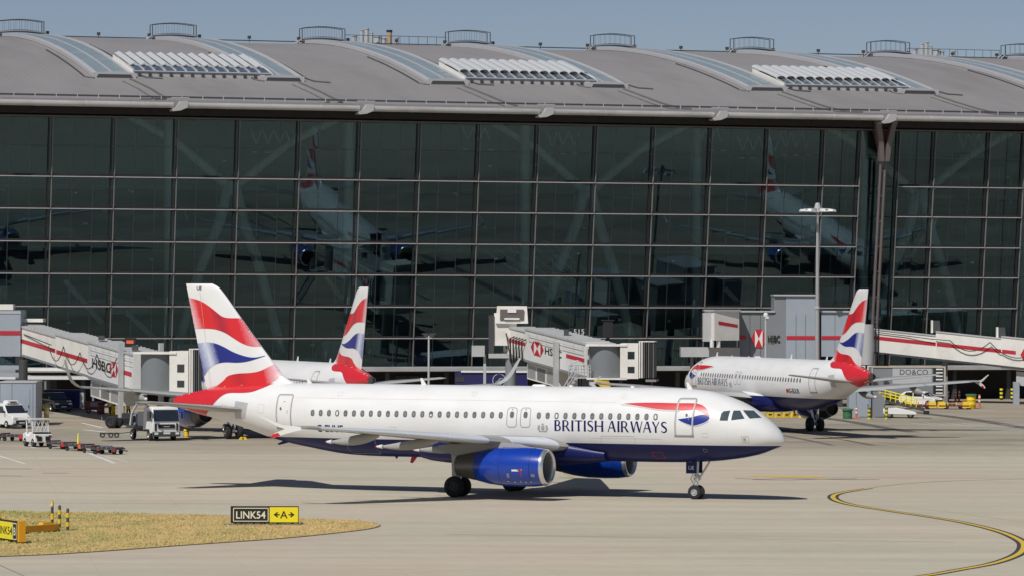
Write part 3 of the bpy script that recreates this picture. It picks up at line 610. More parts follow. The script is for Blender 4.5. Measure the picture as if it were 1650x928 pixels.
    mb = MB(); mb.box((-14.5, 0, 6.08), (.9, .3, .12), top=(.7, .6)); mb.build('antenna_fairing', 'white', T)
    mb = MB(); mb.prism([(-22.0, 2.0), (-22.35, 2.0), (-22.45, 1.66), (-22.3, 1.62)], -.03, .03); mb.build('antenna', 'redpanel', T)
    mb = MB(); mb.prism([(-23.2, 2.0), (-23.4, 2.0), (-23.3, 1.85)], -.05, .05); mb.build('drain_mast', 'navy', T)
    mb = MB(); mb.prism([(-30.1, 2.66), (-30.5, 2.74), (-30.9, 2.55), (-30.75, 2.5)], -.03, .03); mb.build('drain_mast', 'navy', T)
    # landing gear
    ng = empty_part('nose_gear', T)
    mb = MB(); mb.tube([(-5.07, 0, 2.1), (-5.15, 0, .42)], .11, 12); mb.tube([(-5.12, -.28, .39), (-5.12, .28, .39)], .06, 8); mb.tube([(-5.1, 0, .9), (-4.35, .0, 2.05)], .06, 8); mb.lathe([(1.0, .12), (1.02, .17), (1.3, .17), (1.32, .12)], (-5.1, 0, 0), 'Z', 12); mb.tube([(-5.1, -.3, 1.25), (-5.1, .3, 1.25)], .05, 6); mb.tube([(-5.3, .12, 1.5), (-5.5, .1, 1.1), (-5.2, .1, .6)], .03, 5)
    mb.tube([(-5.1, .05, .95), (-5.42, .05, .7), (-5.16, .05, .45)], .04, 6); mb.tube([(-4.95, -.2, 1.0), (-5.2, .2, 1.0)], .05, 6); mb.box((-4.98, -.14, 1.12), (.08, .14, .14)); mb.box((-4.98, .14, 1.12), (.08, .14, .14)); mb.lathe([(0, .075), (.25, .075)], (-5.08, 0, .75), 'Z', 10)
    s = mb.build('strut', 'steel', ng, smooth=40)
    for sd in (1, -1):
        wheel(ng, (-5.12, -sd * .25, .385), .385, .22, hub='steel')
        mb = MB(); mb.box((-5.25, -sd * .42, 1.72), (.62, .03, .62)); mb.build('gear_door', 'navy', ng)
    tp = text_polys(tail or 'I', .2); tw = width(tp)
    for sd in ((1, -1) if tail else ()): decal('gear_letters', [[((5.25 + tw / 2 - p[0]) if sd > 0 else (5.25 - tw / 2 + p[0]), p[1] + 1.62) for p in f] for f in tp], 'white', ng, lambda a, z, sd=sd: (-a, -sd * .442, z), 0)
    for sd in (1, -1):
        mg = empty_part('main_gear', T)
        mb = MB(); mb.tube([(-17.3, -sd * 3.3, 2.9), (-17.71, -sd * 3.8, .6)], [.16, .11], 10); mb.tube([(-17.71, -sd * 3.3, .58), (-17.71, -sd * 4.3, .58)], .09, 8); mb.tube([(-17.6, -sd * 3.7, 1.3), (-17.3, -sd * 2.4, 2.5)], .06, 8)
        mb.tube([(-17.8, -sd * 3.8, 1.3), (-18.1, -sd * 3.8, .95), (-17.8, -sd * 3.8, .6)], .05, 6); mb.build('strut', 'steel', mg, smooth=40)
        for q in (3.34, 4.26): wheel(mg, (-17.71, -sd * q, .575), .575, .42, hub='darkgrey')
        mb = MB(); mb.prism([(-17.35, 2.75), (-18.0, 2.75), (-17.95, 1.0), (-17.5, 1.0)], -sd * 4.0, -sd * 4.04); mb.build('gear_door', 'litgrey', mg)
    return T
def empty_part(name, parent):
    o = bpy.data.objects.new(name, None); COL.objects.link(o); o.parent = parent; return o
airliner('airliner', 'white and navy airliner taxiing across the foreground, blue engines and wavy striped fin', 14.75, 217.06, -R(24.37), group='airliners with wavy red and blue fins')
airliner('airliner', 'white airliner parked nose to the terminal on the right, near the tall light mast', 15.65, 347.15, -R(250.95), reg='G-EUUR', tail='', near=-1, detail=False, group='airliners with wavy red and blue fins')
airliner('airliner', 'white airliner with curled up wingtips parked just behind the taxiing jet', -24.75, 327.43, -R(247.25), sharklet=True, reg='', tail='', near=-1, detail=False, group='airliners with wavy red and blue fins')
airliner('airliner', 'white airliner beyond the right edge, seen only as the right hand reflection in the glass', 70.3, 364.8, -R(250.95), reg='', tail='', near=-1, detail=False, group='airliners with wavy red and blue fins')
# ================================================================ TERMINAL
LEAN = R(6.5); TL = math.tan(LEAN)
F0 = (0.0, 393.5); KS = 0.9302
PRE = set(COL.objects)
TB = empty('terminal_building', 'huge dark glass terminal with a sweeping grey roof behind the parked aircraft', 'airport terminal', (F0[0], F0[1], 1e-5), PHI)
def roofz(d): return 41.08 - .001755 * (70.2 - d) ** 2 if d < 70.2 else 41.08 - .0019 * (d - 70.2) ** 2
def dface(z): return -(z - 3.4) * TL
M['roof'] = mat('roof_sheeting', (0.262, 0.25, 0.243), 0.6, var=0.10, scale=0.16, dirt=(0.19, 0.18, 0.17), dirt_amt=0.7, spec=0.35, stretch=(1.6, .5, 1))
def roof_ribs():
    m = M['roof']; n = m.node_tree.nodes; l = m.node_tree.links
    tc = n.new('ShaderNodeTexCoord'); sp = n.new('ShaderNodeSeparateXYZ'); l.new(tc.outputs['Object'], sp.inputs[0])
    pp = n.new('ShaderNodeMath'); pp.operation = 'PINGPONG'; pp.inputs[1].default_value = 0.3; l.new(sp.outputs[0], pp.inputs[0])
    bp = n.new('ShaderNodeBump'); bp.inputs['Strength'].default_value = 0.35; bp.inputs['Distance'].default_value = 0.1
    l.new(pp.outputs[0], bp.inputs['Height']); l.new(bp.outputs[0], n['Principled BSDF'].inputs['Normal'])
roof_ribs()
M['soffit'] = mat('dark_soffit_and_shadow_line', (0.018, 0.014, 0.013), 0.7, var=0.3, scale=1.2)  # also colours the painted shadow line above each transom
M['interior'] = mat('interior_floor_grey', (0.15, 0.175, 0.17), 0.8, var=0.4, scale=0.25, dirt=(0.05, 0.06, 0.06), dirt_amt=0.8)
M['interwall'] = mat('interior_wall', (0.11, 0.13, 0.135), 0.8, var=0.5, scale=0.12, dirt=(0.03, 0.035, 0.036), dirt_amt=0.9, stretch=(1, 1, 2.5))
M['column'] = mat('sea_green_steel_columns', (0.50, 0.58, 0.55), 0.5, var=0.08, scale=1)
M['mull'] = mat('brown_grey_mullion', (0.13, 0.12, 0.115), 0.5, var=0.15, scale=2)
M['mullback'] = mat('black_back_mullion', (0.012, 0.012, 0.012), 0.6, var=0.2, scale=2)
M['mulldark'] = mat('slim_dark_mullion', (0.17, 0.20, 0.205), 0.45, var=0.2, scale=2)
M['mull2'] = mat('grey_front_mullion', (0.21, 0.195, 0.185), 0.5, var=0.15, scale=2)
M['transom'] = mat('pale_transom', (0.44, 0.43, 0.42), 0.45, var=0.1, scale=1.2, dirt=(0.25, 0.23, 0.22), dirt_amt=0.4)
M['gutter'] = mat('silver_gutter_tube', (0.50, 0.49, 0.475), 0.38, metal=0.3, var=0.12, scale=1.5, dirt=(0.22, 0.19, 0.17), dirt_amt=0.6, stretch=(.3, 1, 1))
M['skyframe'] = mat('skylight_frame', (0.44, 0.43, 0.43), 0.5, var=0.08, scale=0.8)
M['skypane'] = mat('skylight_glass', (0.27, 0.335, 0.35), 0.3, var=0.25, scale=0.7, coat=0.15)
M['vane'] = mat('white_louvre_vane', (0.50, 0.515, 0.52), 0.45, var=0.06, scale=1.5)
M['ventglass'] = mat('louvre_glass', (0.09, 0.12, 0.145), 0.2, var=0.5, scale=1.4, coat=0.5)
M['glass'] = clearglass('facade_glass', (0.72, 0.78, 0.785), 1.46, 0.004, 0.035)
U0, U1 = -82.0, 90.0
PREROOF = None
# roof shell
mb = MB(); ds = [-5.3, -4, -2, 0, 3, 6, 9, 12, 15, 18, 21, 24, 27, 30, 33, 36, 40, 44, 48, 52, 57, 62, 68, 74, 80, 86, 95, 105, 120, 140]
us = [U0 + (U1 - U0) * i / 60 for i in range(61)]
def grid(zf, flip=False):
    o = len(mb.v)
    for d in ds:
        for u in us: mb.v.append((u, d, zf(u, d)))
    n = len(us)
    for i in range(len(ds) - 1):
        for k in range(n - 1): mb.f.append((o + i * n + k, o + i * n + k + 1, o + (i + 1) * n + k + 1, o + (i + 1) * n + k)); mb.m.append(0)
def rz(u, d):      # built 28 m behind the eaves, see bring() below
    return roofz(d) + .10 * math.sin((u + 6) * 2 * math.pi / 36) * min(1, (d + 6.2) / 20)
def roofn(u, d):
    if d >= 30: return rz(u - 9.07, d - 28.05)
    t = (d + 5.3) / 35.3; h = 35.3; z1 = rz(u - 9.07, 30 - 28.05)
    return (2 * t**3 - 3 * t * t + 1) * 29.32 + (t**3 - 2 * t * t + t) * h * .06 + (-2 * t**3 + 3 * t * t) * z1 + (t**3 - t * t) * h * .240
grid(roofn); grid(lambda u, d: roofn(u, d) - .5)
n_ = len(us); nd = len(ds); off = n_ * nd
for i in range(n_ - 1):
    mb.f.append((i, i + 1, off + i + 1, off + i)); mb.m.append(0)
    b_ = (nd - 1) * n_; mb.f.append((b_ + i, b_ + i + 1, off + b_ + i + 1, off + b_ + i)); mb.m.append(0)
for i in range(nd - 1):
    for k in (0, n_ - 1): mb.f.append((i * n_ + k, (i + 1) * n_ + k, off + (i + 1) * n_ + k, off + i * n_ + k)); mb.m.append(0)
roof = mb.build('roof', 'roof', TB, smooth=30)
# eaves: soffit, gutter tube in lengths, brackets, edge rail
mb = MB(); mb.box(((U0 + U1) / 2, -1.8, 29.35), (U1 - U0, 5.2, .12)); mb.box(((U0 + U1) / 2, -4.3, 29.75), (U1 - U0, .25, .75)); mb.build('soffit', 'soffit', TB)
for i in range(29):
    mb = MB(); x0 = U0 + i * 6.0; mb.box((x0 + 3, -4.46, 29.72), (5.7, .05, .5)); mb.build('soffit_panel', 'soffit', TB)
mb = MB(); mb.box(((U0 + U1) / 2, -3.25, 29.02), (U1 - U0, .16, .16)); mb.build('head_trim', 'mull', TB)
BR = [-76.0, -56.55, -37.12, -17.6, 1.85, 21.2, 40.5, 59.9, 79.3]
for b0, b1 in zip([U0] + BR, BR + [U1]):
    if b1 - b0 < 2: continue
    mb = MB(); mb.tube([(b0 + .55, -5.75, 30.2), (b1 - .75, -5.75, 30.2)], .30, 18)
    gt = mb.build('gutter', 'gutter', TB, smooth=40)
    mb = MB(); n_seg = int((b1 - b0) // 6.45)
    for k in range(1, n_seg + 1):
        u = b0 + k * (b1 - b0) / (n_seg + 1); mb.lathe([(u - .04, .30), (u - .04, .32), (u + .04, .32), (u + .04, .30)], (0, -5.75, 30.2), 'X', 18)
    if mb.v: mb.build('gutter_joint', 'litgrey', gt)
for b in BR:
    mb = MB(); mb.prism([(b - .35, 30.2), (b - .1, 30.62), (b + .62, 30.66), (b + .72, 30.3), (b + .6, 29.95), (b - .1, 29.66), (b - .9, 29.58), (b - 1.0, 29.75)], -6.2, -5.0)
    mb.box((b, -5.6, 30.98), (1.8, .4, .08)); mb.build('gutter_bracket', 'skyframe', TB)
mb = MB(); mb.box(((U0 + U1) / 2, -5.15, 31.05), (U1 - U0, .12, .18)); mb.build('roof_edge_rail', 'darkgrey', TB)
pm = None
for i in range(int((U1 - U0) / 2.15)):
    u = U0 + 2.15 * i
    if u < -56 or u > 60: continue
    if pm is None:
        mb = MB(); mb.box((0, 0, 0), (.08, .10, .42)); o = mb.build('edge_post', 'skyframe', TB); pm = o
    else: o = pm.copy(); COL.objects.link(o)
    o.location = (u, -5.25, 31.0)
# facade frame
NOD1 = [34.21 - 6.45 * k for k in range(18)][::-1] + [38.45]
NOD2 = [42.95, 47.15, 53.6, 57.8]; NOD3 = [62.2, 66.9, 73.3, 79.8, 86.2]
ZS = [3.42, 6.65, 9.9, 13.2, 16.45, 19.75, 22.98, 26.1, 28.95]
def fp(u, z, o=0.0): return (u, dface(z) + o, z)
def seg(name, u0, z0, u1, z1, w_, h_, m, o=0.0, p=None):
    mb = MB(); mb.bar(fp(u0, z0, o), fp(u1, z1, o), w_, h_, up=(0, 1, 0)); return mb.build(name, m, p or TB)
allbays = []
for NOD in (NOD1, NOD2, NOD3):
    for u in NOD:
        if u < -70: continue
        seg('mullion', u - .36, 3.4, u - .36, 28.95, .15, .30, 'mullback', -.02)
        seg('mullion', u, 3.4, u, 28.95, .07, .20, 'mull2', -.16)
    allbays += [(a, b) for a, b in zip(NOD, NOD[1:])]
allbays += [(38.45, 42.95), (57.8, 62.2)]
tie = {}
for a, b in allbays:
    if a < -64: continue
    gap = (a, b) in ((38.45, 42.95), (57.8, 62.2))
    for i, z in enumerate(ZS[:-1]):
        if gap or i in (0, 7): continue
        hi = z > 14
        if b - a > 6.4 and b - a < 6.5:
            if i not in tie:
                mb = MB(); mb.box((0, 0, 0), (b - a - .16, .30, .08)); mb.box((0, .13, .15), (b - a, .14, .2), mi=1); o = mb.build('transom', ['transom', 'soffit'], TB); tie[i] = o  # second box is a painted shadow line above the transom
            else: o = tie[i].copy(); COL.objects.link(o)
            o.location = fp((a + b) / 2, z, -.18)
        else:
            mb = MB(); mb.box((0, 0, 0), (b - a - .16, .30, .08)); mb.box((0, .13, .15), (b - a, .14, .2), mi=1); o = mb.build('transom', ['transom', 'soffit'], TB); o.location = fp((a + b) / 2, z, -.18)  # dark second box stands in for the shadow above the bar
    if not gap:
        mb = MB(); mb.box(((a + b) / 2, -.35, 3.38), (b - a - .02, .9, .30)); mb.box(((a + b) / 2, -.1, 3.62), (b - a - .02, .4, .16)); mb.build('sill', 'transom', TB)
    nsub = 3 if not gap else 2
    for k in range(1, nsub):
        u = a + (b - a) * k / nsub; seg('glazing_bar', u, 3.4, u, 28.95, .07, .12, 'mulldark', .10)
seg('glazing_bar', -60, 26.1, U1 - 4, 26.1, .06, .06, 'mulldark', .1)
# panes: each in its own place, very slightly out of true with its neighbours
panes = []
for a, b in allbays:
    ns = 3 if b - a > 5 else 2
    for k in range(ns):
        for z0, z1 in zip(ZS, ZS[1:]): panes.append((a + (b - a) * k / ns, a + (b - a) * (k + 1) / ns, z0, z1))
def key(p):
    u = (p[0] + p[1]) / 2
    if u < -56.5 or u > 59.5: return 1e6
    return 1 if p[3] < 28 else 2 + u * .01
panes.sort(key=lambda p: (key(p), p[0]))
def pane_geo(mb, p, loc=True):
    u0, u1, z0, z1 = p; w_ = (u1 - u0) / 2 - .04; h_ = (z1 - z0) / math.cos(LEAN) / 2 - .05; t = .012
    vs = [(sx * w_, sy * t, sz * h_) for sz in (-1, 1) for sy in (-1, 1) for sx in (-1, 1)]
    tx = random.uniform(-.0022, .0022); tz = random.uniform(-.003, .003)
    return vs, [(0, 1, 5, 4), (2, 6, 7, 3), (0, 4, 6, 2), (1, 3, 7, 5), (0, 2, 3, 1), (4, 5, 7, 6)], tx, tz
rest = MB(); cache = {}
rg = random.Random(3)
for i, p in enumerate(panes):
    vs, fs, tx, tz = pane_geo(None, p); zc = (p[2] + p[3]) / 2; uc = (p[0] + p[1]) / 2; dt = (zc - 3.4) * TL
    if i < 300:
        k = (round(p[1] - p[0], 2), round(p[3] - p[2], 2))
        if k not in cache:
            mb = MB(); mb.add(vs, fs); o = mb.build('pane', 'glass', TB); cache[k] = o
        else: o = cache[k].copy(); COL.objects.link(o)
        o.location = (uc, dface(zc), zc); o.rotation_euler = (LEAN + tx, 0, tz)
    else:
        rm = Matrix.Translation((uc, dface(zc), zc)) @ Matrix.Rotation(tz, 4, 'Z') @ Matrix.Rotation(LEAN + tx, 4, 'X')
        rest.add([rm @ Vector(v) for v in vs], fs)
rest.build('pane', 'glass', TB, kind='stuff')
# ground floor: recessed dark wall, doors, columns
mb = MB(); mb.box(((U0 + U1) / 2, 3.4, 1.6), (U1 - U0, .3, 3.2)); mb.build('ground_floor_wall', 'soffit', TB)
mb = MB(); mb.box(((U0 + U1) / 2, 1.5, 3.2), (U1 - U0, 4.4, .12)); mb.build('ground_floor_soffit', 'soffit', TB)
for i in range(26):
    u = -78 + i * 6.45; mb = MB(); mb.box((u, .6, 1.55), (.45, .45, 3.1)); mb.build('column', 'darkgrey', TB)
    if i % 3 == 1:
        mb = MB(); mb.box((u + 3, 3.2, 1.35), (2.6, .12, 2.6)); mb.box((u + 3, 3.12, 1.35), (.06, .1, 2.6), mi=1); mb.build('service_door', ['midgrey' if i % 2 else 'darkgrey', 'black'], TB)
# inside: back wall, floors, side walls, columns, braces
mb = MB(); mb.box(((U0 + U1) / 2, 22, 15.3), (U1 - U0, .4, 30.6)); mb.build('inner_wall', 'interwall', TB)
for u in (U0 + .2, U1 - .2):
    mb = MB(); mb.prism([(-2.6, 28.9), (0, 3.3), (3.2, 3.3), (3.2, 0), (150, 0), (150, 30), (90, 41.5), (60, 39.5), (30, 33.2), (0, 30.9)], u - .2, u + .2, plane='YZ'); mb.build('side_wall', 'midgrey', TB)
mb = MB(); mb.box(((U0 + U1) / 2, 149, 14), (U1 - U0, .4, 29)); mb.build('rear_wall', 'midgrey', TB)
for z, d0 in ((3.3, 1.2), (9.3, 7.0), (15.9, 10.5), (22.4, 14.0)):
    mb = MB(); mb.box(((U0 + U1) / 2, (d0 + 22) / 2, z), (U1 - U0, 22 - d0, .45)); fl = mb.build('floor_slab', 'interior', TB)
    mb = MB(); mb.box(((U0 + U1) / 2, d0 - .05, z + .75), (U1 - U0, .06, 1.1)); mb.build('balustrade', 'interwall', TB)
rr_ = random.Random(11)
for i in range(80):       # kiosks, desks and partitions on the floors
    z, d0 = rr_.choice([(3.53, 1.2), (9.53, 7.0), (15.1, 10.5), (9.53, 7), (3.53, 1.2)]); u = rr_.uniform(-58, 60); h_ = rr_.uniform(1.2, 3.2)
    mb = MB(); mb.box((u, d0 + rr_.uniform(2, 7), z + h_ / 2 + (.8 if z > 14 else 0)), (rr_.uniform(2, 8), rr_.uniform(1, 3), h_)); mb.build('partition', rr_.choice(['interior', 'midgrey', 'interwall', 'bluegrey']), TB)
CU = [-55.3, -35.9, -16.6, 2.9, 22.4, 41.9, 61.2]
for u in CU:
    mb = MB(); mb.tube([(u, 4.6, 3.3), (u, 4.6, 29.2)], .52, 14); mb.build('column', 'column', TB, smooth=40)
for u in (-29.0, 10.3, 49.0, -68.0):
    mb = MB()
    mb.tube([(u - .0, 5.5, 21.6), (u, 5.5, 22.9)], [.95, .85], 12)
    for s in (-1, 1):
        mb.tube([(u + s * .5, 5.5, 22.5), (u + s * 6.0, 5.2, 26.9), (u + s * 12.0, 4.8, 30.0)], [.5, .44, .36], 10)
        mb.tube([(u + s * .45, 5.5, 22.3), (u + s * 1.2, 5.5, 19.0), (u + s * 3.2, 6.0, 13.8), (u + s * 6.2, 6.5, 3.4)], [.55, .6, .55, .5], 12)
    mb.build('tree_column', 'column', TB, smooth=40)
for u, n_k, zb_ in ((-27.6, 8, 26.7), (-4.6, 5, 27.3), (4.8, 6, 27.0), (21.6, 5, 27.6), (26.5, 8, 26.8), (31.5, 5, 27.2), (52.5, 5, 27.4)):       # roof trusses seen under the eaves
    mb = MB()
    for k in range(n_k):
        zt = zb_ + 1.5 + .2 * rr_.random(); a = (u + k * .62, 3.0, zb_ + .2 * rr_.random() if k % 2 else zt); b = (u + (k + 1) * .62, 3.2, zt if k % 2 else zb_ + .2 * rr_.random()); mb.bar(a, b, .13)
    mb.build('roof_truss', 'vane', TB)
    for k in range(3):
        mb = MB(); mb.box((u + 1.4 * k + .3, 2.6, zb_ - .8), (.6, .15, .12)); mb.build('light_fitting', 'vane', TB)
for i in range(44):       # small light fittings and notices on the inner levels
    z = rr_.choice([5.6, 8.6, 11.8, 14.9, 18.4, 21.6, 24.6]); u = rr_.uniform(-56, 60)
    mb = MB(); mb.box((u, rr_.uniform(3, 6), z + rr_.uniform(-.4, .4)), (rr_.uniform(.12, .5), .1, rr_.uniform(.08, .3))); mb.build('light_fitting', rr_.choice(['vane', 'white', 'litgrey']), TB)
for u, z0, z1, du in ((-46, 12.5, 8.2, 3.5), (-41.5, 11.0, 6.2, 5.0), (-18, 13, 7, 4), (27, 12, 5.5, 6), (52, 20, 15.5, -4), (5, 8.5, 5, 5)):   # escalators
    mb = MB(); mb.bar((u, 8, z0), (u + du, 6.4, z1), .9, .5); mb.build('escalator', 'litgrey', TB)
# external twin column under the eaves
for uc in (40.55, 59.95, ):
    ec = empty_part('forked_column', TB)
    mb = MB()
    for s in (-.26, .26): mb.tube([(uc + s - .05, dface(.2) - 1.4, .2), (uc + s, dface(26.3) - 1.5, 26.3)], .16, 10)
    for k in range(9): mb.box((uc, dface(3 + 2.7 * k) - 1.45, 3 + 2.7 * k), (.6, .18, .14))
    mb.build('shaft', 'brownsteel', ec, smooth=40)
    mb = MB()
    for s in (-1, 1): mb.loft([[(uc + s * q - w_, d_ - .35, z), (uc + s * q + w_, d_ - .35, z), (uc + s * q + w_, d_ + .3, z), (uc + s * q - w_, d_ + .3, z)] for q, w_, d_, z in ((.28, .24, -4.2, 25.6), (.45, .28, -4.3, 27.4), (.85, .30, -4.6, 29.4), (1.0, .28, -4.8, 29.9))])
    mb.build('fork', 'brownsteel', ec)
    mb = MB(); mb.loft([[(uc - w_, d_ - .15, z), (uc + w_, d_ - .15, z), (uc + w_, d_ + .15, z), (uc - w_, d_ + .15, z)] for w_, d_, z in ((.2, -3.9, 25.6), (1.0, -3.6, 28.9))]); mb.build('fork_plate', 'darkred', ec)
def bring(objs, k, mv):
    """size the collected pieces by k and move them, meshes shared by copies only once"""
    done = set()
    for o in objs:
        if o.type == 'MESH' and o.data.name not in done:
            done.add(o.data.name)
            if k != 1:
                for v in o.data.vertices: v.co *= k
        o.location = Vector(o.location) * k + (Vector(mv) if o.parent == TB else Vector())
bring([o for o in COL.objects if o not in PRE and o not in (TB, roof)], KS, (0, 0, 10.96 * (1 - KS)))  # facade group scaled about the camera; scale baked into meshes, root left unscaled
PRE = set(COL.objects)
# skylights
SKU = [-59.8, -41.8, -23.85, -5.9, 12.05, 30.3, 48.3, 66.3, 84.4]
for su in SKU:
    sk = None; d0 = 4.2; d1 = 59.0; N = 21
    prof = [d0 + (d1 - d0) * i / N for i in range(N + 1)]
    mb = MB()
    for x, w_ in ((-1.95, .30), (0, .10), (1.95, .30)):
        mb.loft([[(su + x - w_, d, rz(su, d) + .02), (su + x + w_, d, rz(su, d) + .02), (su + x + w_, d, rz(su, d) + .38), (su + x - w_, d, rz(su, d) + .38)] for d in prof])
    mb.loft([[(su - 2.2, d, rz(su, d) - .05), (su + 2.2, d, rz(su, d) - .05), (su + 2.2, d, rz(su, d) + .26), (su - 2.2, d, rz(su, d) + .26)] for d in prof])
    sk = mb.build('skylight', 'skyframe', TB)
    mb = MB(); mb.prism([(su - 2.25, rz(su, d0) - .1), (su + 2.25, rz(su, d0) - .1), (su + 2.25, rz(su, d0) + .45), (su, rz(su, d0) + .62), (su - 2.25, rz(su, d0) + .45)], d0 - .35, d0 + .02); mb.build('end_frame', 'skyframe', sk)
    mb = MB(); mb.prism([(su - 1.9, rz(su, d0) - .02), (su + 1.9, rz(su, d0) - .02), (su + 1.7, rz(su, d0) + .3), (su - 1.7, rz(su, d0) + .3)], d0 - .40, d0 - .34); mb.build('end_louvre', 'darkgrey', sk)
    for i in range(N):
        a, b = prof[i] + .15, prof[i + 1] - .15
        for x0, x1 in ((-1.62, -.12), (.12, 1.62)):
            if not (-58 < su < 70): continue
            za, zb = rz(su, a) + .29, rz(su, b) + .29
            mb = MB(); mb.add([(su + x0, a, za), (su + x1, a, za), (su + x1, b, zb), (su + x0, b, zb), (su + x0, a, za + .05), (su + x1, a, za + .05), (su + x1, b, zb + .05), (su + x0, b, zb + .05)], [(3, 2, 1, 0), (4, 5, 6, 7), (0, 1, 5, 4), (1, 2, 6, 5), (2, 3, 7, 6), (3, 0, 4, 7)])
            mb.build('pane', 'skypane', sk)
    # upstand seams beside and below the skylight
    def rp(u, d, h_=.06): return (u, d, rz(u, d) + h_)
    mb = MB(); mb.tube([rp(su - 3.1, d) for d in (24, 18, 12, 8, 5.5, 4.2)] + [rp(su - 2.2, 3.4)], .09, 5); mb.tube([rp(su + 2.9, d) for d in (30, 22, 15, 9, 5.5)] + [rp(su + 3.4, 4.0), rp(su + 5.0, 3.6)], .10, 5); mb.build('roof_seam', 'darkred' if False else 'darkgrey', sk)
    mb = MB(); P0 = spline([(su + 1.5, 3.2), (su + 2.1, -.8), (su + 2.2, -5), (su + 1.2, -14), (su - 1.5, -24), (su - 4.0, -32)], 5); mb.tube([(u, d, roofn(u + 9.07, d + 28.05) + .06) for u, d in P0], .12, 5)
    mb.tube([(u - 1.3, d, roofn(u + 7.8, d + 28.05) + .04) for u, d in P0[2:]], .07, 5); mb.build('roof_seam', 'mull', sk)
    # ridge gangway over the skylight with its railing
    gw = empty_part('roof_gangway', TB); D = 54.5; zz = roofz(D)
    mb = MB(); n7 = 8
    for y in (D - .6, D + .6): mb.tube([(su - 3.4, y, zz - .2), (su - 2.7, y, zz + .45)] + [(su + 5.2 * (i / n7 - .5), y, zz + 0.5 + .16 * math.sin(math.pi * i / n7)) for i in range(n7 + 1)] + [(su + 2.7, y, zz + .45), (su + 3.4, y, zz - .2)], .10, 5)
    for i in range(n7): 
        z0 = zz + .6 + .22 * math.sin(math.pi * i / n7); z1 = zz + .6 + .22 * math.sin(math.pi * (i + 1) / n7)
        mb.add([(su + 5.2 * (i / n7 - .5), D - .6, z0), (su + 5.2 * ((i + 1) / n7 - .5), D - .6, z1), (su + 5.2 * ((i + 1) / n7 - .5), D + .6, z1), (su + 5.2 * (i / n7 - .5), D + .6, z0)], [(0, 1, 2, 3)])
    mb.build('deck', 'midgrey', gw)
    mb = MB()
    for y in (D - .62, D + .62):
        for hh in (1.22,): mb.tube([(su + 5.2 * (i / n7 - .5), y, zz + .55 + hh + .22 * math.sin(math.pi * i / n7)) for i in range(n7 + 1)], .045, 5)
        for i in range(n7 + 1):
            w_ = .06 if i in (0, n7) else .014; z0 = zz + .55 + .22 * math.sin(math.pi * i / n7); mb.tube([(su + 5.2 * (i / n7 - .5), y, z0), (su + 5.2 * (i / n7 - .5), y, z0 + 1.24)], w_, 5)
    mb.build('railing', 'darkgrey', gw)
for i in range(24):       # small floodlights along the ridge line
    u = SKU[0] + i * 5.98 + 3.2
    if min(abs(u - q) for q in SKU) < 2.4: u += 2.2
    mb = MB(); mb.box((u, 54.5, roofz(54.5) + .25), (.07, .07, .5)); mb.box((u, 54.5, roofz(54.5) + .58), (.36, .3, .34)); mb.build('ridge_lamp', 'darkgrey', TB)
mb = MB(); mb.box(((U0 + U1) / 2, 55.3, roofz(55.3) + .2), (U1 - U0, .1, .12)); mb.build('ridge_rail', 'darkgrey', TB)
for u0, tan_ in ((1.2, 1), (73.4, 0)):      # rooftop plant between the gangways
    u0 = u0 - 0
    pl = empty_part('roof_plant', TB); z = roofz(56.5)
    for k, (du, h_, r) in enumerate(((-2.6, 1.0, .3), (-1.7, 1.7, .22), (-1.1, 1.9, .28), (-.5, 1.4, .2), (.2, 1.0, .4), (1.0, .8, .3), (2.6, .9, .25))): mb = MB(); mb.lathe([(z, r), (z + h_, r), (z + h_, r * 1.25), (z + h_ + .1, r * 1.25), (z + h_ + .11, .001)], (u0 + du, 56.5, 0), 'Z', 8); mb.build('vent_stack', 'litgrey', pl)
    if tan_:
        mb = MB(); mb.tube([(u0 + 1.7, 56.5, z), (u0 + 1.7, 56.5, z + 1.6)], .32, 10); mb.build('chimney', mat('tan_stack', (.45, .32, .2), .6), pl); mb = MB(); mb.tube([(u0 + 1.7, 56.5, z + 1.6), (u0 + 1.7, 56.5, z + 1.85)], .36, 10); mb.build('chimney_cap', 'black', pl)
    mb = MB()
    for q in (0, 1.1): mb.tube([(u0 - 4, 55.7, z + q), (u0 + 8.5, 55.7, z + q)], .035, 5)
    for k in range(12): mb.tube([(u0 - 4 + k * 1.13, 55.7, z - .3), (u0 - 4 + k * 1.13, 55.7, z + 1.1)], .03, 4)
    mb.build('railing', 'darkgrey', pl)
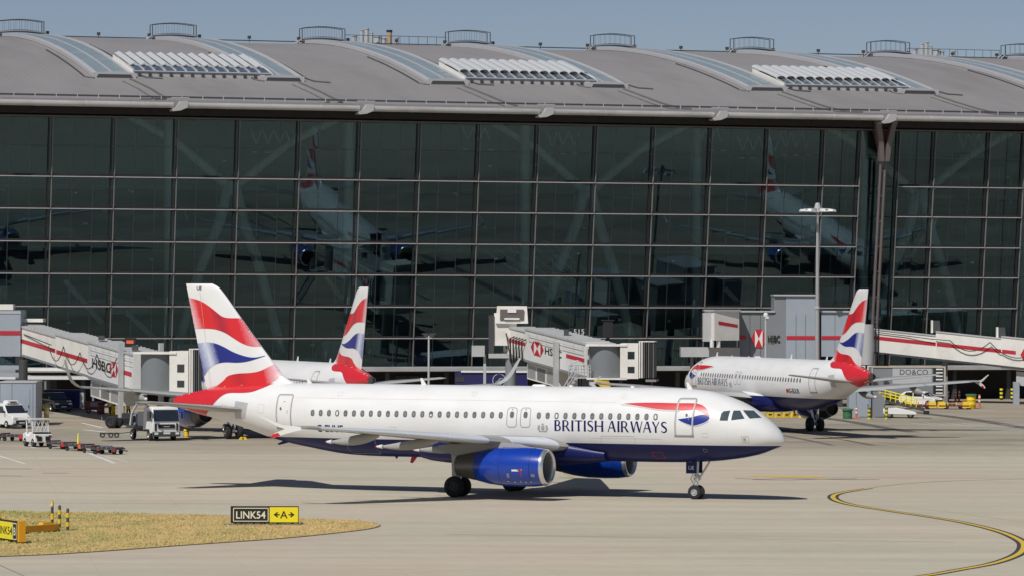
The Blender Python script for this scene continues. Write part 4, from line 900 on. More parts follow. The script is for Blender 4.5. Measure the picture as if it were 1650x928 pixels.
# louvre banks between pairs of skylights
for lu in (-32.2, 3.8, 40.2):
    lb = empty_part('roof_louvre_bank', TB)
    W = 14.6; x0 = lu - W / 2; pitch = W / 13
    d0, d1 = 5.2, 13.5
    mb = MB(); mb.loft([[(x0 - .1, d, rz(lu, d) - .1), (x0 + W + .1, d, rz(lu, d) - .1), (x0 + W + .1, d, rz(lu, d) + .55), (x0 - .1, d, rz(lu, d) + .55)] for d in (d0, 7, 9, 11, d1)]); mb.build('curb', 'skyframe', lb)
    for i in range(13):
        mb = MB(); xa = x0 + i * pitch; rr = []
        for d, lift in ((7.5, .95), (10.5, 1.0), (d1 + 1.6, 1.0)):
            z = rz(lu, d) + .25 + lift * .55; r = .53
            if lu < 0: rr.append([(xa + .10, d, z - .02), (xa + .62, d, z + .20), (xa + .66, d, z + .10), (xa + .14, d, z - .12)]); continue
            rr.append([(xa + .5 + r * math.cos(R(q)), d, z + .45 * r * math.sin(R(q))) for q in range(-10, 191, 20)] + [(xa + .5 + (r - .07) * math.cos(R(q)), d, z + .45 * (r - .07) * math.sin(R(q))) for q in range(190, -11, -20)])
        mb.loft(rr); mb.build('vane', 'vane', lb, smooth=45)
        if lu < 0: mb = MB(); mb.loft([[(xa, d_, rz(lu, d_) + .32), (xa + pitch - .03, d_, rz(lu, d_) + .32), (xa + pitch - .03, d_, rz(lu, d_) + .4), (xa, d_, rz(lu, d_) + .4)] for d_ in (6.9, 9, 11, 14.5)]); mb.build('vent_tray', 'midgrey', lb)
        mb = MB(); za, zb = rz(lu, d0) + .55, rz(lu, 7.8) + .62
        mb.add([(xa + .08, d0, za - .06), (xa + pitch - .1, d0, za - .06), (xa + pitch - .1, 7.8, zb - .06), (xa + .08, 7.8, zb - .06), (xa + .08, d0, za), (xa + pitch - .1, d0, za), (xa + pitch - .1, 7.8, zb), (xa + .08, 7.8, zb)], [(3, 2, 1, 0), (4, 5, 6, 7), (0, 1, 5, 4), (1, 2, 6, 5), (2, 3, 7, 6), (3, 0, 4, 7)]); mb.build('vent_glass', 'ventglass', lb)
        mb = MB(); mb.bar((xa, d0 - .05, za + .02), (xa, 7.8, zb + .06), .07, .1); mb.build('vent_bar', 'vane', lb)
        mb = MB(); mb.box((xa + .55, d0 - .3, rz(lu, d0) + .1), (.3, .3, .3)); mb.build('curb_bracket', 'darkgrey', lb)
    for xx in (x0 - .2, x0 + W + .1):
        mb = MB(); mb.prism([(d0, rz(lu, d0) + .5), (7, rz(lu, 7) + .6), (d1 + 1, rz(lu, d1) + .85), (d1 + 1, rz(lu, d1)), (d0, rz(lu, d0))], xx, xx + .1, plane='YZ'); mb.build('side_cheek', 'offwhite', lb)
    mb = MB(); mb.box((lu, d0 - .08, rz(lu, d0) + .5), (W, .1, .1)); mb.build('front_rail', 'vane', lb)
bring([o for o in COL.objects if o not in PRE], 1, (9.07, 28.05, 0))
# ================================================================ GROUND
def concrete():
    m = bpy.data.materials.new('apron_concrete'); m.use_nodes = True
    n = m.node_tree.nodes; l = m.node_tree.links; b = n['Principled BSDF']
    tc = n.new('ShaderNodeTexCoord')
    def noise_(scale, detail=6, rough=.6, st=(1, 1, 1), rot=0):
        mp = n.new('ShaderNodeMapping'); mp.inputs['Scale'].default_value = st; mp.inputs['Rotation'].default_value = (0, 0, rot); l.new(tc.outputs['Object'], mp.inputs[0])
        z = n.new('ShaderNodeTexNoise'); z.inputs['Scale'].default_value = scale; z.inputs['Detail'].default_value = detail; z.inputs['Roughness'].default_value = rough; l.new(mp.outputs[0], z.inputs[0]); return z.outputs[0]
    def ramp(i, p0, c0, p1, c1):
        r = n.new('ShaderNodeValToRGB'); r.color_ramp.elements[0].position = p0; r.color_ramp.elements[0].color = (*c0, 1); r.color_ramp.elements[1].position = p1; r.color_ramp.elements[1].color = (*c1, 1); l.new(i, r.inputs[0]); return r.outputs[0]
    def mixc(kind, f, a, b_):
        x = n.new('ShaderNodeMix'); x.data_type = 'RGBA'; x.blend_type = kind
        if isinstance(f, float): x.inputs[0].default_value = f
        else: l.new(f, x.inputs[0])
        l.new(a, x.inputs[6]); l.new(b_, x.inputs[7]); return x.outputs[2]
    base = ramp(noise_(.03, 8), .35, (.50, .455, .355), .65, (.535, .50, .385))
    pink = ramp(noise_(.045, 3, .5, (1, .5, 1)), .4, (1, 1, 1), .65, (1.05, .97, .98))
    c = mixc('MULTIPLY', 1.0, base, pink)
    # individual bays cast at different times
    mp = n.new('ShaderNodeMapping'); mp.inputs['Rotation'].default_value = (0, 0, R(-8)); l.new(tc.outputs['Object'], mp.inputs[0])
    br = n.new('ShaderNodeTexBrick'); br.offset = 0; br.inputs['Scale'].default_value = 1; br.inputs['Brick Width'].default_value = 6; br.inputs['Row Height'].default_value = 6
    br.inputs['Mortar Size'].default_value = .035; br.inputs['Color1'].default_value = (.93, .93, .93, 1); br.inputs['Color2'].default_value = (1.03, 1.02, 1.0, 1); br.inputs['Mortar'].default_value = (.72, .70, .68, 1)
    l.new(mp.outputs[0], br.inputs[0]); c = mixc('MULTIPLY', .2, c, br.outputs[0])
    st = ramp(noise_(.10, 9, .7, (.22, 3.0, 1), R(4)), .35, (.84, .84, .85), .62, (1.04, 1.03, 1.02)); c = mixc('MULTIPLY', .75, c, st)
    st2 = ramp(noise_(.7, 6, .7), .30, (.87, .86, .86), .6, (1, 1, 1)); c = mixc('MULTIPLY', .6, c, st2)
    dk = ramp(noise_(.16, 9, .75, (.4, 1.6, 1), R(-3)), .60, (1, 1, 1), .74, (.66, .65, .66)); c = mixc('MULTIPLY', .55, c, dk)
    # the stands close to the terminal are older, greyer and oil-stained
    sp = n.new('ShaderNodeSeparateXYZ'); l.new(tc.outputs['Object'], sp.inputs[0])
    ad = n.new('ShaderNodeMath'); ad.operation = 'MULTIPLY_ADD'; ad.inputs[1].default_value = 18; l.new(noise_(.03, 3), ad.inputs[0]); l.new(sp.outputs[1], ad.inputs[2])
    mr = n.new('ShaderNodeMapRange'); mr.inputs[1].default_value = 285; mr.inputs[2].default_value = 310; l.new(ad.outputs[0], mr.inputs[0])
    gr = ramp(noise_(.12, 9, .72, (.5, 1.2, 1)), .38, (.55, .54, .54), .66, (.86, .85, .85)); gm = mixc('MULTIPLY', 1.0, c, gr); c = mixc('MIX', mr.outputs[0], c, gm)
    l.new(c, b.inputs['Base Color']); b.inputs['Roughness'].default_value = .85; b.inputs['Specular IOR Level'].default_value = .25
    bp = n.new('ShaderNodeBump'); bp.inputs['Strength'].default_value = .3; bp.inputs['Distance'].default_value = .01; l.new(noise_(14, 4), bp.inputs['Height']); l.new(bp.outputs[0], b.inputs['Normal'])
    return m
M['concrete'] = concrete()
mb = MB(); xs = [-4000, -400, -120, -60, 0, 60, 120, 400, 4000]; ys = [-3500, -600, -380, -300, -240, -180, -120, -60, 0, 60, 400, 5000]
for y in ys:         # rows run parallel to the terminal front
    for x in xs: X_, Y_ = x * math.cos(PHI) - y * math.sin(PHI), 393.5 + x * math.sin(PHI) + y * math.cos(PHI); mb.v.append((X_, Y_, gz(X_, Y_)))
for i in range(len(ys) - 1):
    for k in range(len(xs) - 1): a = i * len(xs) + k; mb.f.append((a, a + 1, a + 1 + len(xs), a + len(xs))); mb.m.append(0)
mb.build('ground', 'concrete', None, kind='structure')
M['joint'] = mat('joint_sealant', (.20, .18, .15), .8, var=.25, scale=.4)
M['mark_y'] = mat('faded_yellow_marking', (.70, .48, .04), .6, var=.12, scale=1.2, dirt=(.45, .36, .2), dirt_amt=.45)
M['mark_y2'] = mat('worn_yellow_marking', (.50, .42, .20), .7, var=.12, scale=1.2, dirt=(.36, .32, .24), dirt_amt=.6)
M['mark_k'] = mat('black_marking_border', (.055, .05, .05), .7, var=.2, scale=2)
M['mark_w'] = mat('white_marking', (.72, .71, .68), .6, var=.08, scale=1, dirt=(.42, .39, .33), dirt_amt=.6)
M['patch'] = mat('tar_patch', (.12, .11, .10), .8, var=.4, scale=1.5)
def ground_line(name, pts, w, m, z, n=6, **t):
    sp = spline(pts, n) if len(pts) > 2 else (pts if max(p[1] for p in pts) < 318 else [tuple(Vector(pts[0]).lerp(Vector(pts[1]), i / 12)) for i in range(13)]); mb = MB()
    ww = w if not isinstance(w, (list, tuple)) else [w[0] + (w[1] - w[0]) * i / (len(sp) - 1) for i in range(len(sp))]
    for q in strip(sp, ww): mb.add([(p[0], p[1], z + gz(p[0], p[1]) + (.004 if p[1] > 318 else 0)) for p in q], [(0, 1, 2, 3)])
    return mb.build(name, m, None, kind='structure', **t)
S1 = [(20.6, 232.0), (19.5, 229.3), (18.3, 225.6), (17.75, 222.0), (17.65, 218.0), (18.0, 214.1), (18.8, 210.3), (20.6, 203.6), (22.1, 197.2), (23.0, 189.6), (23.1, 182.8), (22.7, 178.0), (21.7, 172.4), (20.0, 166.7), (18.0, 162.4), (16.1, 158.6), (12, 152), (5, 145)]
ground_line('taxi_line_border', S1, .62, 'mark_k', .006); ground_line('taxi_line', S1, .26, 'mark_y', .011)
ground_line('taxi_line', [(60, 248.5), (45, 247.5), (31.1, 244.6), (25.1, 240.6), (21.6, 234.9), (20.6, 232.0)], .26, 'mark_y2', .008)
ground_line('taxi_line_border', [(60, 248.5), (45, 247.5), (31.1, 244.6), (25.1, 240.6), (21.6, 234.9), (20.6, 232.0)], .36, 'joint', .005)
ground_line('taxi_line', [(-40, 226.5), (0, 219.5), (18.5, 213.0), (24.5, 200), (28, 186), (32, 172)], .15, 'mark_y2', .004)
ground_line('taxi_line', [(34, 283), (31.7, 287.2), (29.0, 298), (27.2, 306.6), (24.4, 320), (20, 340)], .30, 'mark_y2', .005)
ground_line('taxi_line', [(4.2, 236), (2.5, 262), (0, 275), (-5, 290)], .3, 'mark_y2', .005)
for a, b, w_ in (((-36.5, 281), (-31.7, 262.3), .25), ((-31, 288), (-26.0, 263.7), .3), ((-29.8, 283), (-25.4, 266.0), .12), ((-36.3, 339.6), (-33.6, 330.5), .3), ((-34.8, 327), (-32.6, 323), .5), ((-35.6, 296), (-34.4, 290), .3)): ground_line('stand_marking', [a, b], w_, 'mark_w', .005)
for i in range(7): ground_line('stand_marking', [(34.5 + i * 1.6, 352 - i * .3), (41 + i * 1.8, 331 - i * .4)], .14, 'mark_w', .005)
for i in range(4): ground_line('stand_marking', [(33 + i * .4, 354 - i * 6.2), (52, 352 - i * 6.0)], .13, 'mark_w', .008)
for y, x0, x1, dy in ((281, -60, 60, 0), (269, -60, 60, 0), (245, -50, 12, -1.2), (213.5, -50, -4, -1), (286, -60, 60, 0)):
    ground_line('expansion_joint', [(x0, y), (x1, y + dy)], .07, 'joint', .003)
for p, q in (((-22.2, 168.6), (-17.0, 150)), ((-3, 186), (20, 181)), ((16, 246), (80, 243))): ground_line('expansion_joint', [p, q], .06, 'joint', .004)
for pts in ([(13.6, 244.3), (15.2, 243.7), (17.2, 244.5), (20.4, 243.3), (22.3, 243.7)], [(14.6, 243.2), (16.5, 242.5), (18.5, 243.8), (21, 244.5)], [(-31.4, 245), (-29.8, 244.8)], [(-29, 249), (-27.5, 249)], [(-33, 255), (-30.4, 254.6)]): ground_line('repair_patch', pts, .35, 'patch', .006)
ground_line('stand_marking', [(14.9, 248), (19.3, 246.9)], 1.6, 'mark_y', .005)
# tyre rubber on the lead-in lines
for x, y0, y1, w_ in ((24, 300, 352, .5), (27, 300, 352, .5), (-14, 300, 330, .5), (33, 330, 372, 1.2), (44, 340, 380, 1.5)): ground_line('tyre_mark', [(x, y0), (x - 3, (y0 + y1) / 2), (x - 8, y1)], w_, 'patch', .004)
# grass island
VER = [(-60, 206), (-42, 205.6), (-26.0, 204.2), (-16.3, 201.8), (-10.5, 198.6), (-7.6, 196.6), (-6.5, 194.2), (-6.35, 191.9), (-6.9, 189.3), (-8.2, 186.3), (-10.5, 182.0), (-14.3, 177.1), (-17.9, 172.2), (-21.5, 168.9), (-34, 162), (-60, 152)]
VP = smoothpoly(VER, 4)
def gmat():
    m = mat('dry_grass', (.36, .26, .10), .9, var=.35, scale=1.2, spec=.1)
    n = m.node_tree.nodes; l = m.node_tree.links; b = n['Principled BSDF']
    tc = n.new('ShaderNodeTexCoord'); nz = n.new('ShaderNodeTexNoise'); nz.inputs['Scale'].default_value = .35; nz.inputs['Detail'].default_value = 8; nz.inputs['Roughness'].default_value = .7; l.new(tc.outputs['Object'], nz.inputs[0])
    sp = n.new('ShaderNodeSeparateXYZ'); l.new(tc.outputs['Object'], sp.inputs[0])
    mr = n.new('ShaderNodeMapRange'); mr.inputs[1].default_value = -30; mr.inputs[2].default_value = -8; mr.inputs[3].default_value = -.09; mr.inputs[4].default_value = .09; l.new(sp.outputs[0], mr.inputs[0])
    ad = n.new('ShaderNodeMath'); ad.operation = 'ADD'; l.new(nz.outputs[0], ad.inputs[0]); l.new(mr.outputs[0], ad.inputs[1])
    rp = n.new('ShaderNodeValToRGB'); e = rp.color_ramp.elements; e[0].position = .34; e[0].color = (.27, .29, .10, 1); e[1].position = .70; e[1].color = (.58, .42, .20, 1)
    x = e.new(.50); x.color = (.48, .37, .16, 1); l.new(ad.outputs[0], rp.inputs[0])
    n2 = n.new('ShaderNodeTexNoise'); n2.inputs['Scale'].default_value = 6; n2.inputs['Detail'].default_value = 5; l.new(tc.outputs['Object'], n2.inputs[0])
    r2 = n.new('ShaderNodeValToRGB'); r2.color_ramp.elements[0].color = (.82, .82, .78, 1); r2.color_ramp.elements[1].color = (1.14, 1.12, 1.08, 1); r2.color_ramp.elements[0].position = .3; r2.color_ramp.elements[1].position = .7; l.new(n2.outputs[0], r2.inputs[0])
    mx = n.new('ShaderNodeMix'); mx.data_type = 'RGBA'; mx.blend_type = 'MULTIPLY'; mx.inputs[0].default_value = 1; l.new(rp.outputs[0], mx.inputs[6]); l.new(r2.outputs[0], mx.inputs[7]); l.new(mx.outputs[2], b.inputs['Base Color'])
    return m
M['grass'] = gmat(); M['soil'] = mat('bare_verge_edge', (.24, .19, .12), .9, var=.3, scale=3)
mb = MB(); mb.prism(VP, .002, .03, plane='XY'); mb.build('grass_verge', 'grass', None, kind='structure')
mb = MB()
for q in strip(VP, .10, True): mb.add([(p[0], p[1], .034) for p in q], [(0, 1, 2, 3)])
mb.build('verge_edge', 'soil', None, kind='structure')
def inside(x, y):
    c = False; j = len(VP) - 1
    for i in range(len(VP)):
        xi, yi = VP[i]; xj, yj = VP[j]
        if (yi > y) != (yj > y) and x < (xj - xi) * (y - yi) / (yj - yi) + xi: c = not c
        j = i
    return c
mb = MB(); rg = random.Random(5); cnt = 0
while cnt < 30000:
    x = rg.uniform(-27, -6); y = rg.uniform(167, 206)
    if not inside(x, y): continue
    cnt += 1; h_ = rg.uniform(.03, .09) * (1.5 if noise.noise(Vector((x * .4, y * .4, 0))) > .1 else .8); a = rg.uniform(0, math.pi); w_ = rg.uniform(.02, .045)
    dx, dy = math.cos(a) * w_, math.sin(a) * w_; lx, ly = rg.uniform(-.14, .14), rg.uniform(.02, .16)
    o = len(mb.v); mb.v += [(x - dx, y - dy, .03), (x + dx, y + dy, .03), (x + lx, y + ly, .03 + h_)]; mb.f.append((o, o + 1, o + 2)); mb.m.append(0)
me = bpy.data.meshes.new('grass'); me.from_pydata(mb.v, [], mb.f); me.materials.append(M['grass'])
go = bpy.data.objects.new('grass', me); COL.objects.link(go); go['kind'] = 'stuff'; go['label'] = 'short dry yellow grass on the island beside the taxiway'
# ---------------------------------------------------------------- signs, posts on the grass
def facemap(px, py, pz, rz_, off=0):
    """flat print on an upright panel whose local +x runs along rz_"""
    c, s = math.cos(rz_), math.sin(rz_)
    return lambda x, z: (px + x * c + off * s, py + x * s - off * c, pz + z)
def arrow(cx, cz, L, d):
    return [[(cx - L / 2, cz - .03), (cx + L / 2, cz - .03), (cx + L / 2, cz + .03), (cx - L / 2, cz + .03)],
            [(cx + d * L / 2, cz), (cx + d * (L / 2 - .15), cz + .13), (cx + d * (L / 2 - .22), cz + .10), (cx + d * (L / 2 - .08), cz)],
            [(cx + d * L / 2, cz), (cx + d * (L / 2 - .15), cz - .13), (cx + d * (L / 2 - .22), cz - .10), (cx + d * (L / 2 - .08), cz)]]
sg = empty('taxiway_sign', 'low sign reading LINK54 on black beside a yellow panel with A and two arrows', 'sign', (-13.42, 192.6, 0), R(2))
mb = MB(); mb.box((1.6, .14, .52), (3.26, .26, .80), mi=0); mb.build('sign_case', ['signblack'], sg)
mb = MB(); mb.box((.94, -.005, .52), (1.74, .02, .68)); lp_ = mb.build('location_panel', 'signblack', sg)
decal('panel_border', strip(rrect(.94, .52, 1.66, .62, .02, 2), .035, True), 'cream', lp_, facemap(0, -.020, 0, 0), 0)
tp = text_polys('LINK54', .34, .92, .012); tw = width(tp); decal('sign_letters', [[(p[0] + .94 - tw / 2, p[1] + .34) for p in f] for f in tp], 'cream', lp_, facemap(0, -.022, 0, 0), 0)
mb = MB(); mb.box((2.52, -.005, .52), (1.36, .02, .72)); yp = mb.build('direction_panel', 'signyellow', sg)
tp = text_polys('A', .34, 1.05, .012); tw = width(tp); decal('sign_letters', [[(p[0] + 2.52 - tw / 2, p[1] + .35) for p in f] for f in tp] + arrow(2.18, .52, .28, -1) + arrow(2.88, .52, .28, 1), 'signblack', yp, facemap(0, -.020, 0, 0), 0)
for i, x in enumerate((.2, 1.1, 1.6, 2.2, 2.95)):
    mb = MB(); mb.tube([(x, .14, .0), (x, .14, .14)], .05, 8); mb.box((x, .14, .06), (.16, .16, .04)); mb.build('leg', 'darkgrey', sg)
mb = MB(); mb.box((1.6, .2, .062), (3.9, .6, .02)); mb.build('base_slab', 'midgrey', sg)
a_ = math.atan2(-2.2, 1.2); sg = empty('taxiway_sign', 'yellow LINK54 sign with black B panel and amber end, cut by the left edge', 'sign', (-23.35, 180.4, 0), a_)
mb = MB(); mb.box((1.5, .14, .55), (3.4, .24, .86)); mb.build('sign_case', 'signblack', sg)
mb = MB(); mb.box((1.32, -.005, .55), (2.6, .02, .76)); yp = mb.build('direction_panel', 'signyellow', sg)
tp = text_polys('LINK54', .34, 1.12, .012); tw = width(tp); decal('sign_letters', [[(p[0] + .90, p[1] + .38) for p in f] for f in tp] + arrow(.55, .55, .3, -1), 'signblack', yp, facemap(0, -.02, 0, 0), 0)
mb = MB(); mb.box((2.92, -.005, .55), (.50, .02, .76)); lp_ = mb.build('location_panel', 'signblack', sg)
decal('panel_border', strip(rrect(2.92, .55, .44, .70, .02, 2), .04, True), 'cream', lp_, facemap(0, -.02, 0, 0), 0)
tp = text_polys('B', .34, 1, .012); tw = width(tp); decal('sign_letters', [[(p[0] + 2.92 - tw / 2, p[1] + .38) for p in f] for f in tp], 'cream', lp_, facemap(0, -.022, 0, 0), 0)
mb = MB(); mb.box((3.34, .14, .56), (.22, .30, .92)); mb.build('end_cap', 'amber', sg)
for x in (.3, 1.6, 2.9):
    mb = MB(); mb.tube([(x, .14, 0), (x, .14, .14)], .05, 8); mb.build('leg', 'amber', sg)
def striped_post(x, y, h_, label, r=.07, cols=('mark_k', 'yellow'), bands=5, group=None, first=0, z0=0):
    t = empty('striped_post', label, 'bollard', (x, y, z0), group=group)
    mb = MB(); mb.lathe([(0, r * .98), (h_ - .04, r * .98), (h_, r * .5), (h_ + .005, .001)], axis='Z', n=14); mb.build('post', cols[0], t, smooth=40)
    for i in range(bands):
        if (i + first) % 2 == 0: continue
        mb = MB(); mb.lathe([(h_ * i / bands, r * .99), (h_ * i / bands, r * 1.05), (h_ * (i + 1) / bands, r * 1.05), (h_ * (i + 1) / bands, r * .99)], axis='Z', n=14); mb.build('band', cols[1], t, smooth=40)
    return t
G1 = 'black and yellow banded posts on the grass'
striped_post(-21.95, 192.2, 1.15, 'black and yellow post on the grass, leftmost of three, with white reflector', group=G1, bands=4)
striped_post(-21.35, 190.0, 1.08, 'black and yellow post on the grass, middle of the row of three', group=G1)
striped_post(-20.7, 187.6, 1.06, 'black and yellow post on the grass, rightmost of the row of three', group=G1)
striped_post(-23.35, 183.5, 1.1, 'black and yellow post at the left edge behind the yellow sign', group=G1, bands=4)
mb = MB(); mb.box((-21.97, 192.1, .98), (.09, .06, .1)); o = mb.build('reflector', 'white', None); o.parent = [q for q in COL.objects if q.get('label', '').startswith('black and yellow post on the grass, leftmost')][0]; o.location = (21.95, -192.2, 0)
t = empty('beacon_frame', 'low amber painted steel frame lying on the grass behind the yellow sign', 'barrier', (-21.8, 185.6, 0), R(57))
mb = MB(); mb.box((0, 0, .24), (2.7, .22, .30)); mb.build('main_beam', 'amber', t)
mb = MB(); mb.box((.9, .35, .36), (.9, .4, .22), top=(.7, .6)); mb.build('junction_box', 'amber', t)
mb = MB(); mb.box((-.8, .3, .33), (.8, .1, .12)); mb.box((0, .6, .22), (2.3, .12, .16)); mb.build('cross_bar', 'amber', t)
mb = MB(); mb.box((1.2, 0, .06), (.12, .5, .12)); mb.box((-1.2, 0, .06), (.12, .5, .12)); mb.build('foot', 'darkgrey', t)
# ================================================================ JET BRIDGES, MASTS, HUTS
def bevel(o, w_=.04, s=2):
    md = o.modifiers.new('bevel', 'BEVEL'); md.width = w_; md.segments = s; md.limit_method = 'ANGLE'; return o
class Tunnel:
    def __init__(s, p0, p1):
        s.p0 = Vector(p0); s.p1 = Vector(p1); d = s.p1 - s.p0; s.L = Vector((d.x, d.y)).length
        s.u = Vector((d.x, d.y)) / s.L; s.n = Vector((s.u.y, -s.u.x))
        if s.n.dot(Vector((s.p0.x, s.p0.y))) > 0: s.n = -s.n          # outward side that faces the apron
        s.sl = d.z / s.L; s.w = 1.3
    def at(s, t, z, o=0.0):
        x = t * s.L; return (s.p0.x + s.u.x * x + s.n.x * o, s.p0.y + s.u.y * x + s.n.y * o, s.p0.z + s.sl * x + z)
    def sect(s, mb, t0, t1, w_, z0, z1, mi=None):
        q = [s.at(t, z, o) for t in (t0, t1) for z, o in ((z0, -w_), (z0, w_), (z1, w_), (z1, -w_))]
        mb.add(q, [(0, 3, 2, 1), (4, 5, 6, 7), (0, 1, 5, 4), (1, 2, 6, 5), (2, 3, 7, 6), (3, 0, 4, 7)], mi)
    def side(s, t0, o): return lambda x, z: s.at(t0 + x / s.L, z, o)   # print on the apron-facing wall; x metres towards the cab
def hexlogo(cx, cz, h_, w_):
    """red and white hexagon mark"""
    x0, x1, z0, z1 = cx - w_ / 2, cx + w_ / 2, cz - h_ / 2, cz + h_ / 2; q = w_ / 4
    white = [[(x0 + q, z0), (x1 - q, z0), (x1 - q, z1), (x0 + q, z1)]]
    red = [[(x0, cz), (x0 + q, z0), (x0 + q, z1)], [(x1, cz), (x1 - q, z1), (x1 - q, z0)], [(x0 + q, z1), (x1 - q, z1), (cx, cz)], [(x0 + q, z0), (cx, cz), (x1 - q, z0)]]
    return white, red
def logo(par, fn, cx, cz, h_, w_, tx, th, ts, fn2=None):
    wh, rd = hexlogo(cx, cz, h_, w_)
    decal('hexagon_logo', wh, 'white', par, fn, 0); decal('hexagon_logo', rd, 'redpanel', par, fn2 or fn, 0)
    tp = text_polys('HSBC', th, ts, .02); decal('bank_lettering', [[(p[0] + tx, p[1] + cz - th / 2) for p in f] for f in tp], 'signblack', par, fn, 0)
def cables(tn, par, tts, drop, o, r=.05):
    for a, b in zip(tts, tts[1:]):
        mb = MB(); pts = [tn.at(a[0] + (b[0] - a[0]) * i / 8, a[1] + (b[1] - a[1]) * i / 8 - drop * 4 * (i / 8) * (1 - i / 8), o) for i in range(9)]; mb.tube(pts, r, 6); mb.build('cable', 'cable', par, smooth=60)
def bogie(par, x, y, r=.52, w_=.4, ax=0, span=.9):
    for s in (-1, 1):
        o = wheel(par, (x + s * span * math.cos(ax), y + s * span * math.sin(ax), r + gz(x, y)), r, w_, hub='darkgrey'); o.rotation_euler = (0, 0, ax + R(90))
    mb = MB(); mb.bar((x - span * math.cos(ax), y - span * math.sin(ax), r), (x + span * math.cos(ax), y + span * math.sin(ax), r), .3, .3); mb.build('axle', 'darkgrey', par)
def acunit(par, tn, t0, t1, z0, z1, w_=1.0):
    mb = MB(); tn.sect(mb, t0, t1, w_, z0, z1); ac = mb.build('cooling_unit', 'offwhite', par)
    L = (t1 - t0) * tn.L
    for k in range(3):
        a = t0 + (t1 - t0) * (k + .08) / 3; b = t0 + (t1 - t0) * (k + .92) / 3
        fn = tn.side(0, w_ + .01); mb = MB(); n = 9
        for i in range(n):
            z = z0 + .15 + (z1 - z0 - .3) * i / n; mb.add([tn.at(a, z, w_ + .012), tn.at(b, z, w_ + .012), tn.at(b, z + .11, w_ + .05), tn.at(a, z + .11, w_ + .05)], [(0, 1, 2, 3)])
        mb.build('grille', 'litgrey' if k != 1 else 'midgrey', ac)
def jetcab(par, cx, cy, z0, z1, ang, r=1.55, yellow=False):
    """round pivot, cabin and folding canopy; ang = direction in which the canopy points"""
    mb = MB(); mb.lathe([(z0, .01), (z0, r), (z1, r), (z1, .01)], (cx, cy, 0), 'Z', 36, mi=0)
    rot = mb.build('pivot_drum', 'midgrey2', par, smooth=40)
    ux, uy = math.cos(ang), math.sin(ang); px_, py_ = -uy, ux
    def pt(a, b, z): return (cx + ux * a + px_ * b, cy + uy * a + py_ * b, z)
    mb = MB(); mb.prism([pt(-1.7, -1.8, 0)[:2], pt(1.9, -1.8, 0)[:2], pt(2.2, 1.8, 0)[:2], pt(-1.7, 1.8, 0)[:2]], z1, z1 + .16, plane='XY'); mb.build('canopy_plate', 'offwhite', rot); mb = MB(); mb.prism([pt(-1.6, -1.7, 0)[:2], pt(1.9, -1.7, 0)[:2], pt(1.9, 1.7, 0)[:2], pt(-1.6, 1.7, 0)[:2]], z0 - .14, z0, plane='XY'); mb.build('floor_plate', 'offwhite', rot)
    def boxp(a0, a1, b0, b1, c0, c1, name, m, p=par):
        mb = MB(); mb.add([pt(a0, b0, c0), pt(a1, b0, c0), pt(a1, b1, c0), pt(a0, b1, c0), pt(a0, b0, c1), pt(a1, b0, c1), pt(a1, b1, c1), pt(a0, b1, c1)], [(0, 3, 2, 1), (4, 5, 6, 7), (0, 1, 5, 4), (1, 2, 6, 5), (2, 3, 7, 6), (3, 0, 4, 7)]); return mb.build(name, m, p)
    cb = boxp(r * .85, r + 1.35, -1.7, 1.7, z0 - .05, z1 + .25, 'cabin', 'offwhite')
    for c0, c1 in ((.45, 1.0), (1.65, 2.3)):
        boxp(r + .42, r + 1.02, -1.72, -1.70, z0 + c0, z0 + c1, 'cabin_pane', 'carglass', cb)
    for k in range(7):
        a = r + 1.4 + k * .2; boxp(a, a + .11, -1.62 - .05 * k, 1.62, z0 + .02, z1 + .45 - .05 * k * .6, 'canopy_rib', ('ribdark' if k % 2 else 'ribmid') if k > 1 else 'offwhite')
    mb = MB(); mb.prism([pt(r + 1.35, -1.6, 0)[:2], pt(r + 2.75, -1.85, 0)[:2], pt(r + 2.75, 1.6, 0)[:2], pt(r + 1.35, 1.6, 0)[:2]], z1 + .38, z1 + .44, plane='XY'); mb.build('canopy_roof', 'offwhite', par)
    boxp(r + 2.0, r + 2.9, -1.9, 1.6, z0 - .3, z0 - .1, 'bumper', 'midgrey')
M['midgrey2'] = mat('pivot_drum_grey', (0.19, 0.205, 0.215), 0.45, var=.06, scale=1)
M['ribdark'] = mat('canopy_fabric_dark', (.045, .045, .048), .85, var=.2); M['ribmid'] = mat('canopy_fabric_mid', (.12, .12, .118), .85, var=.2)
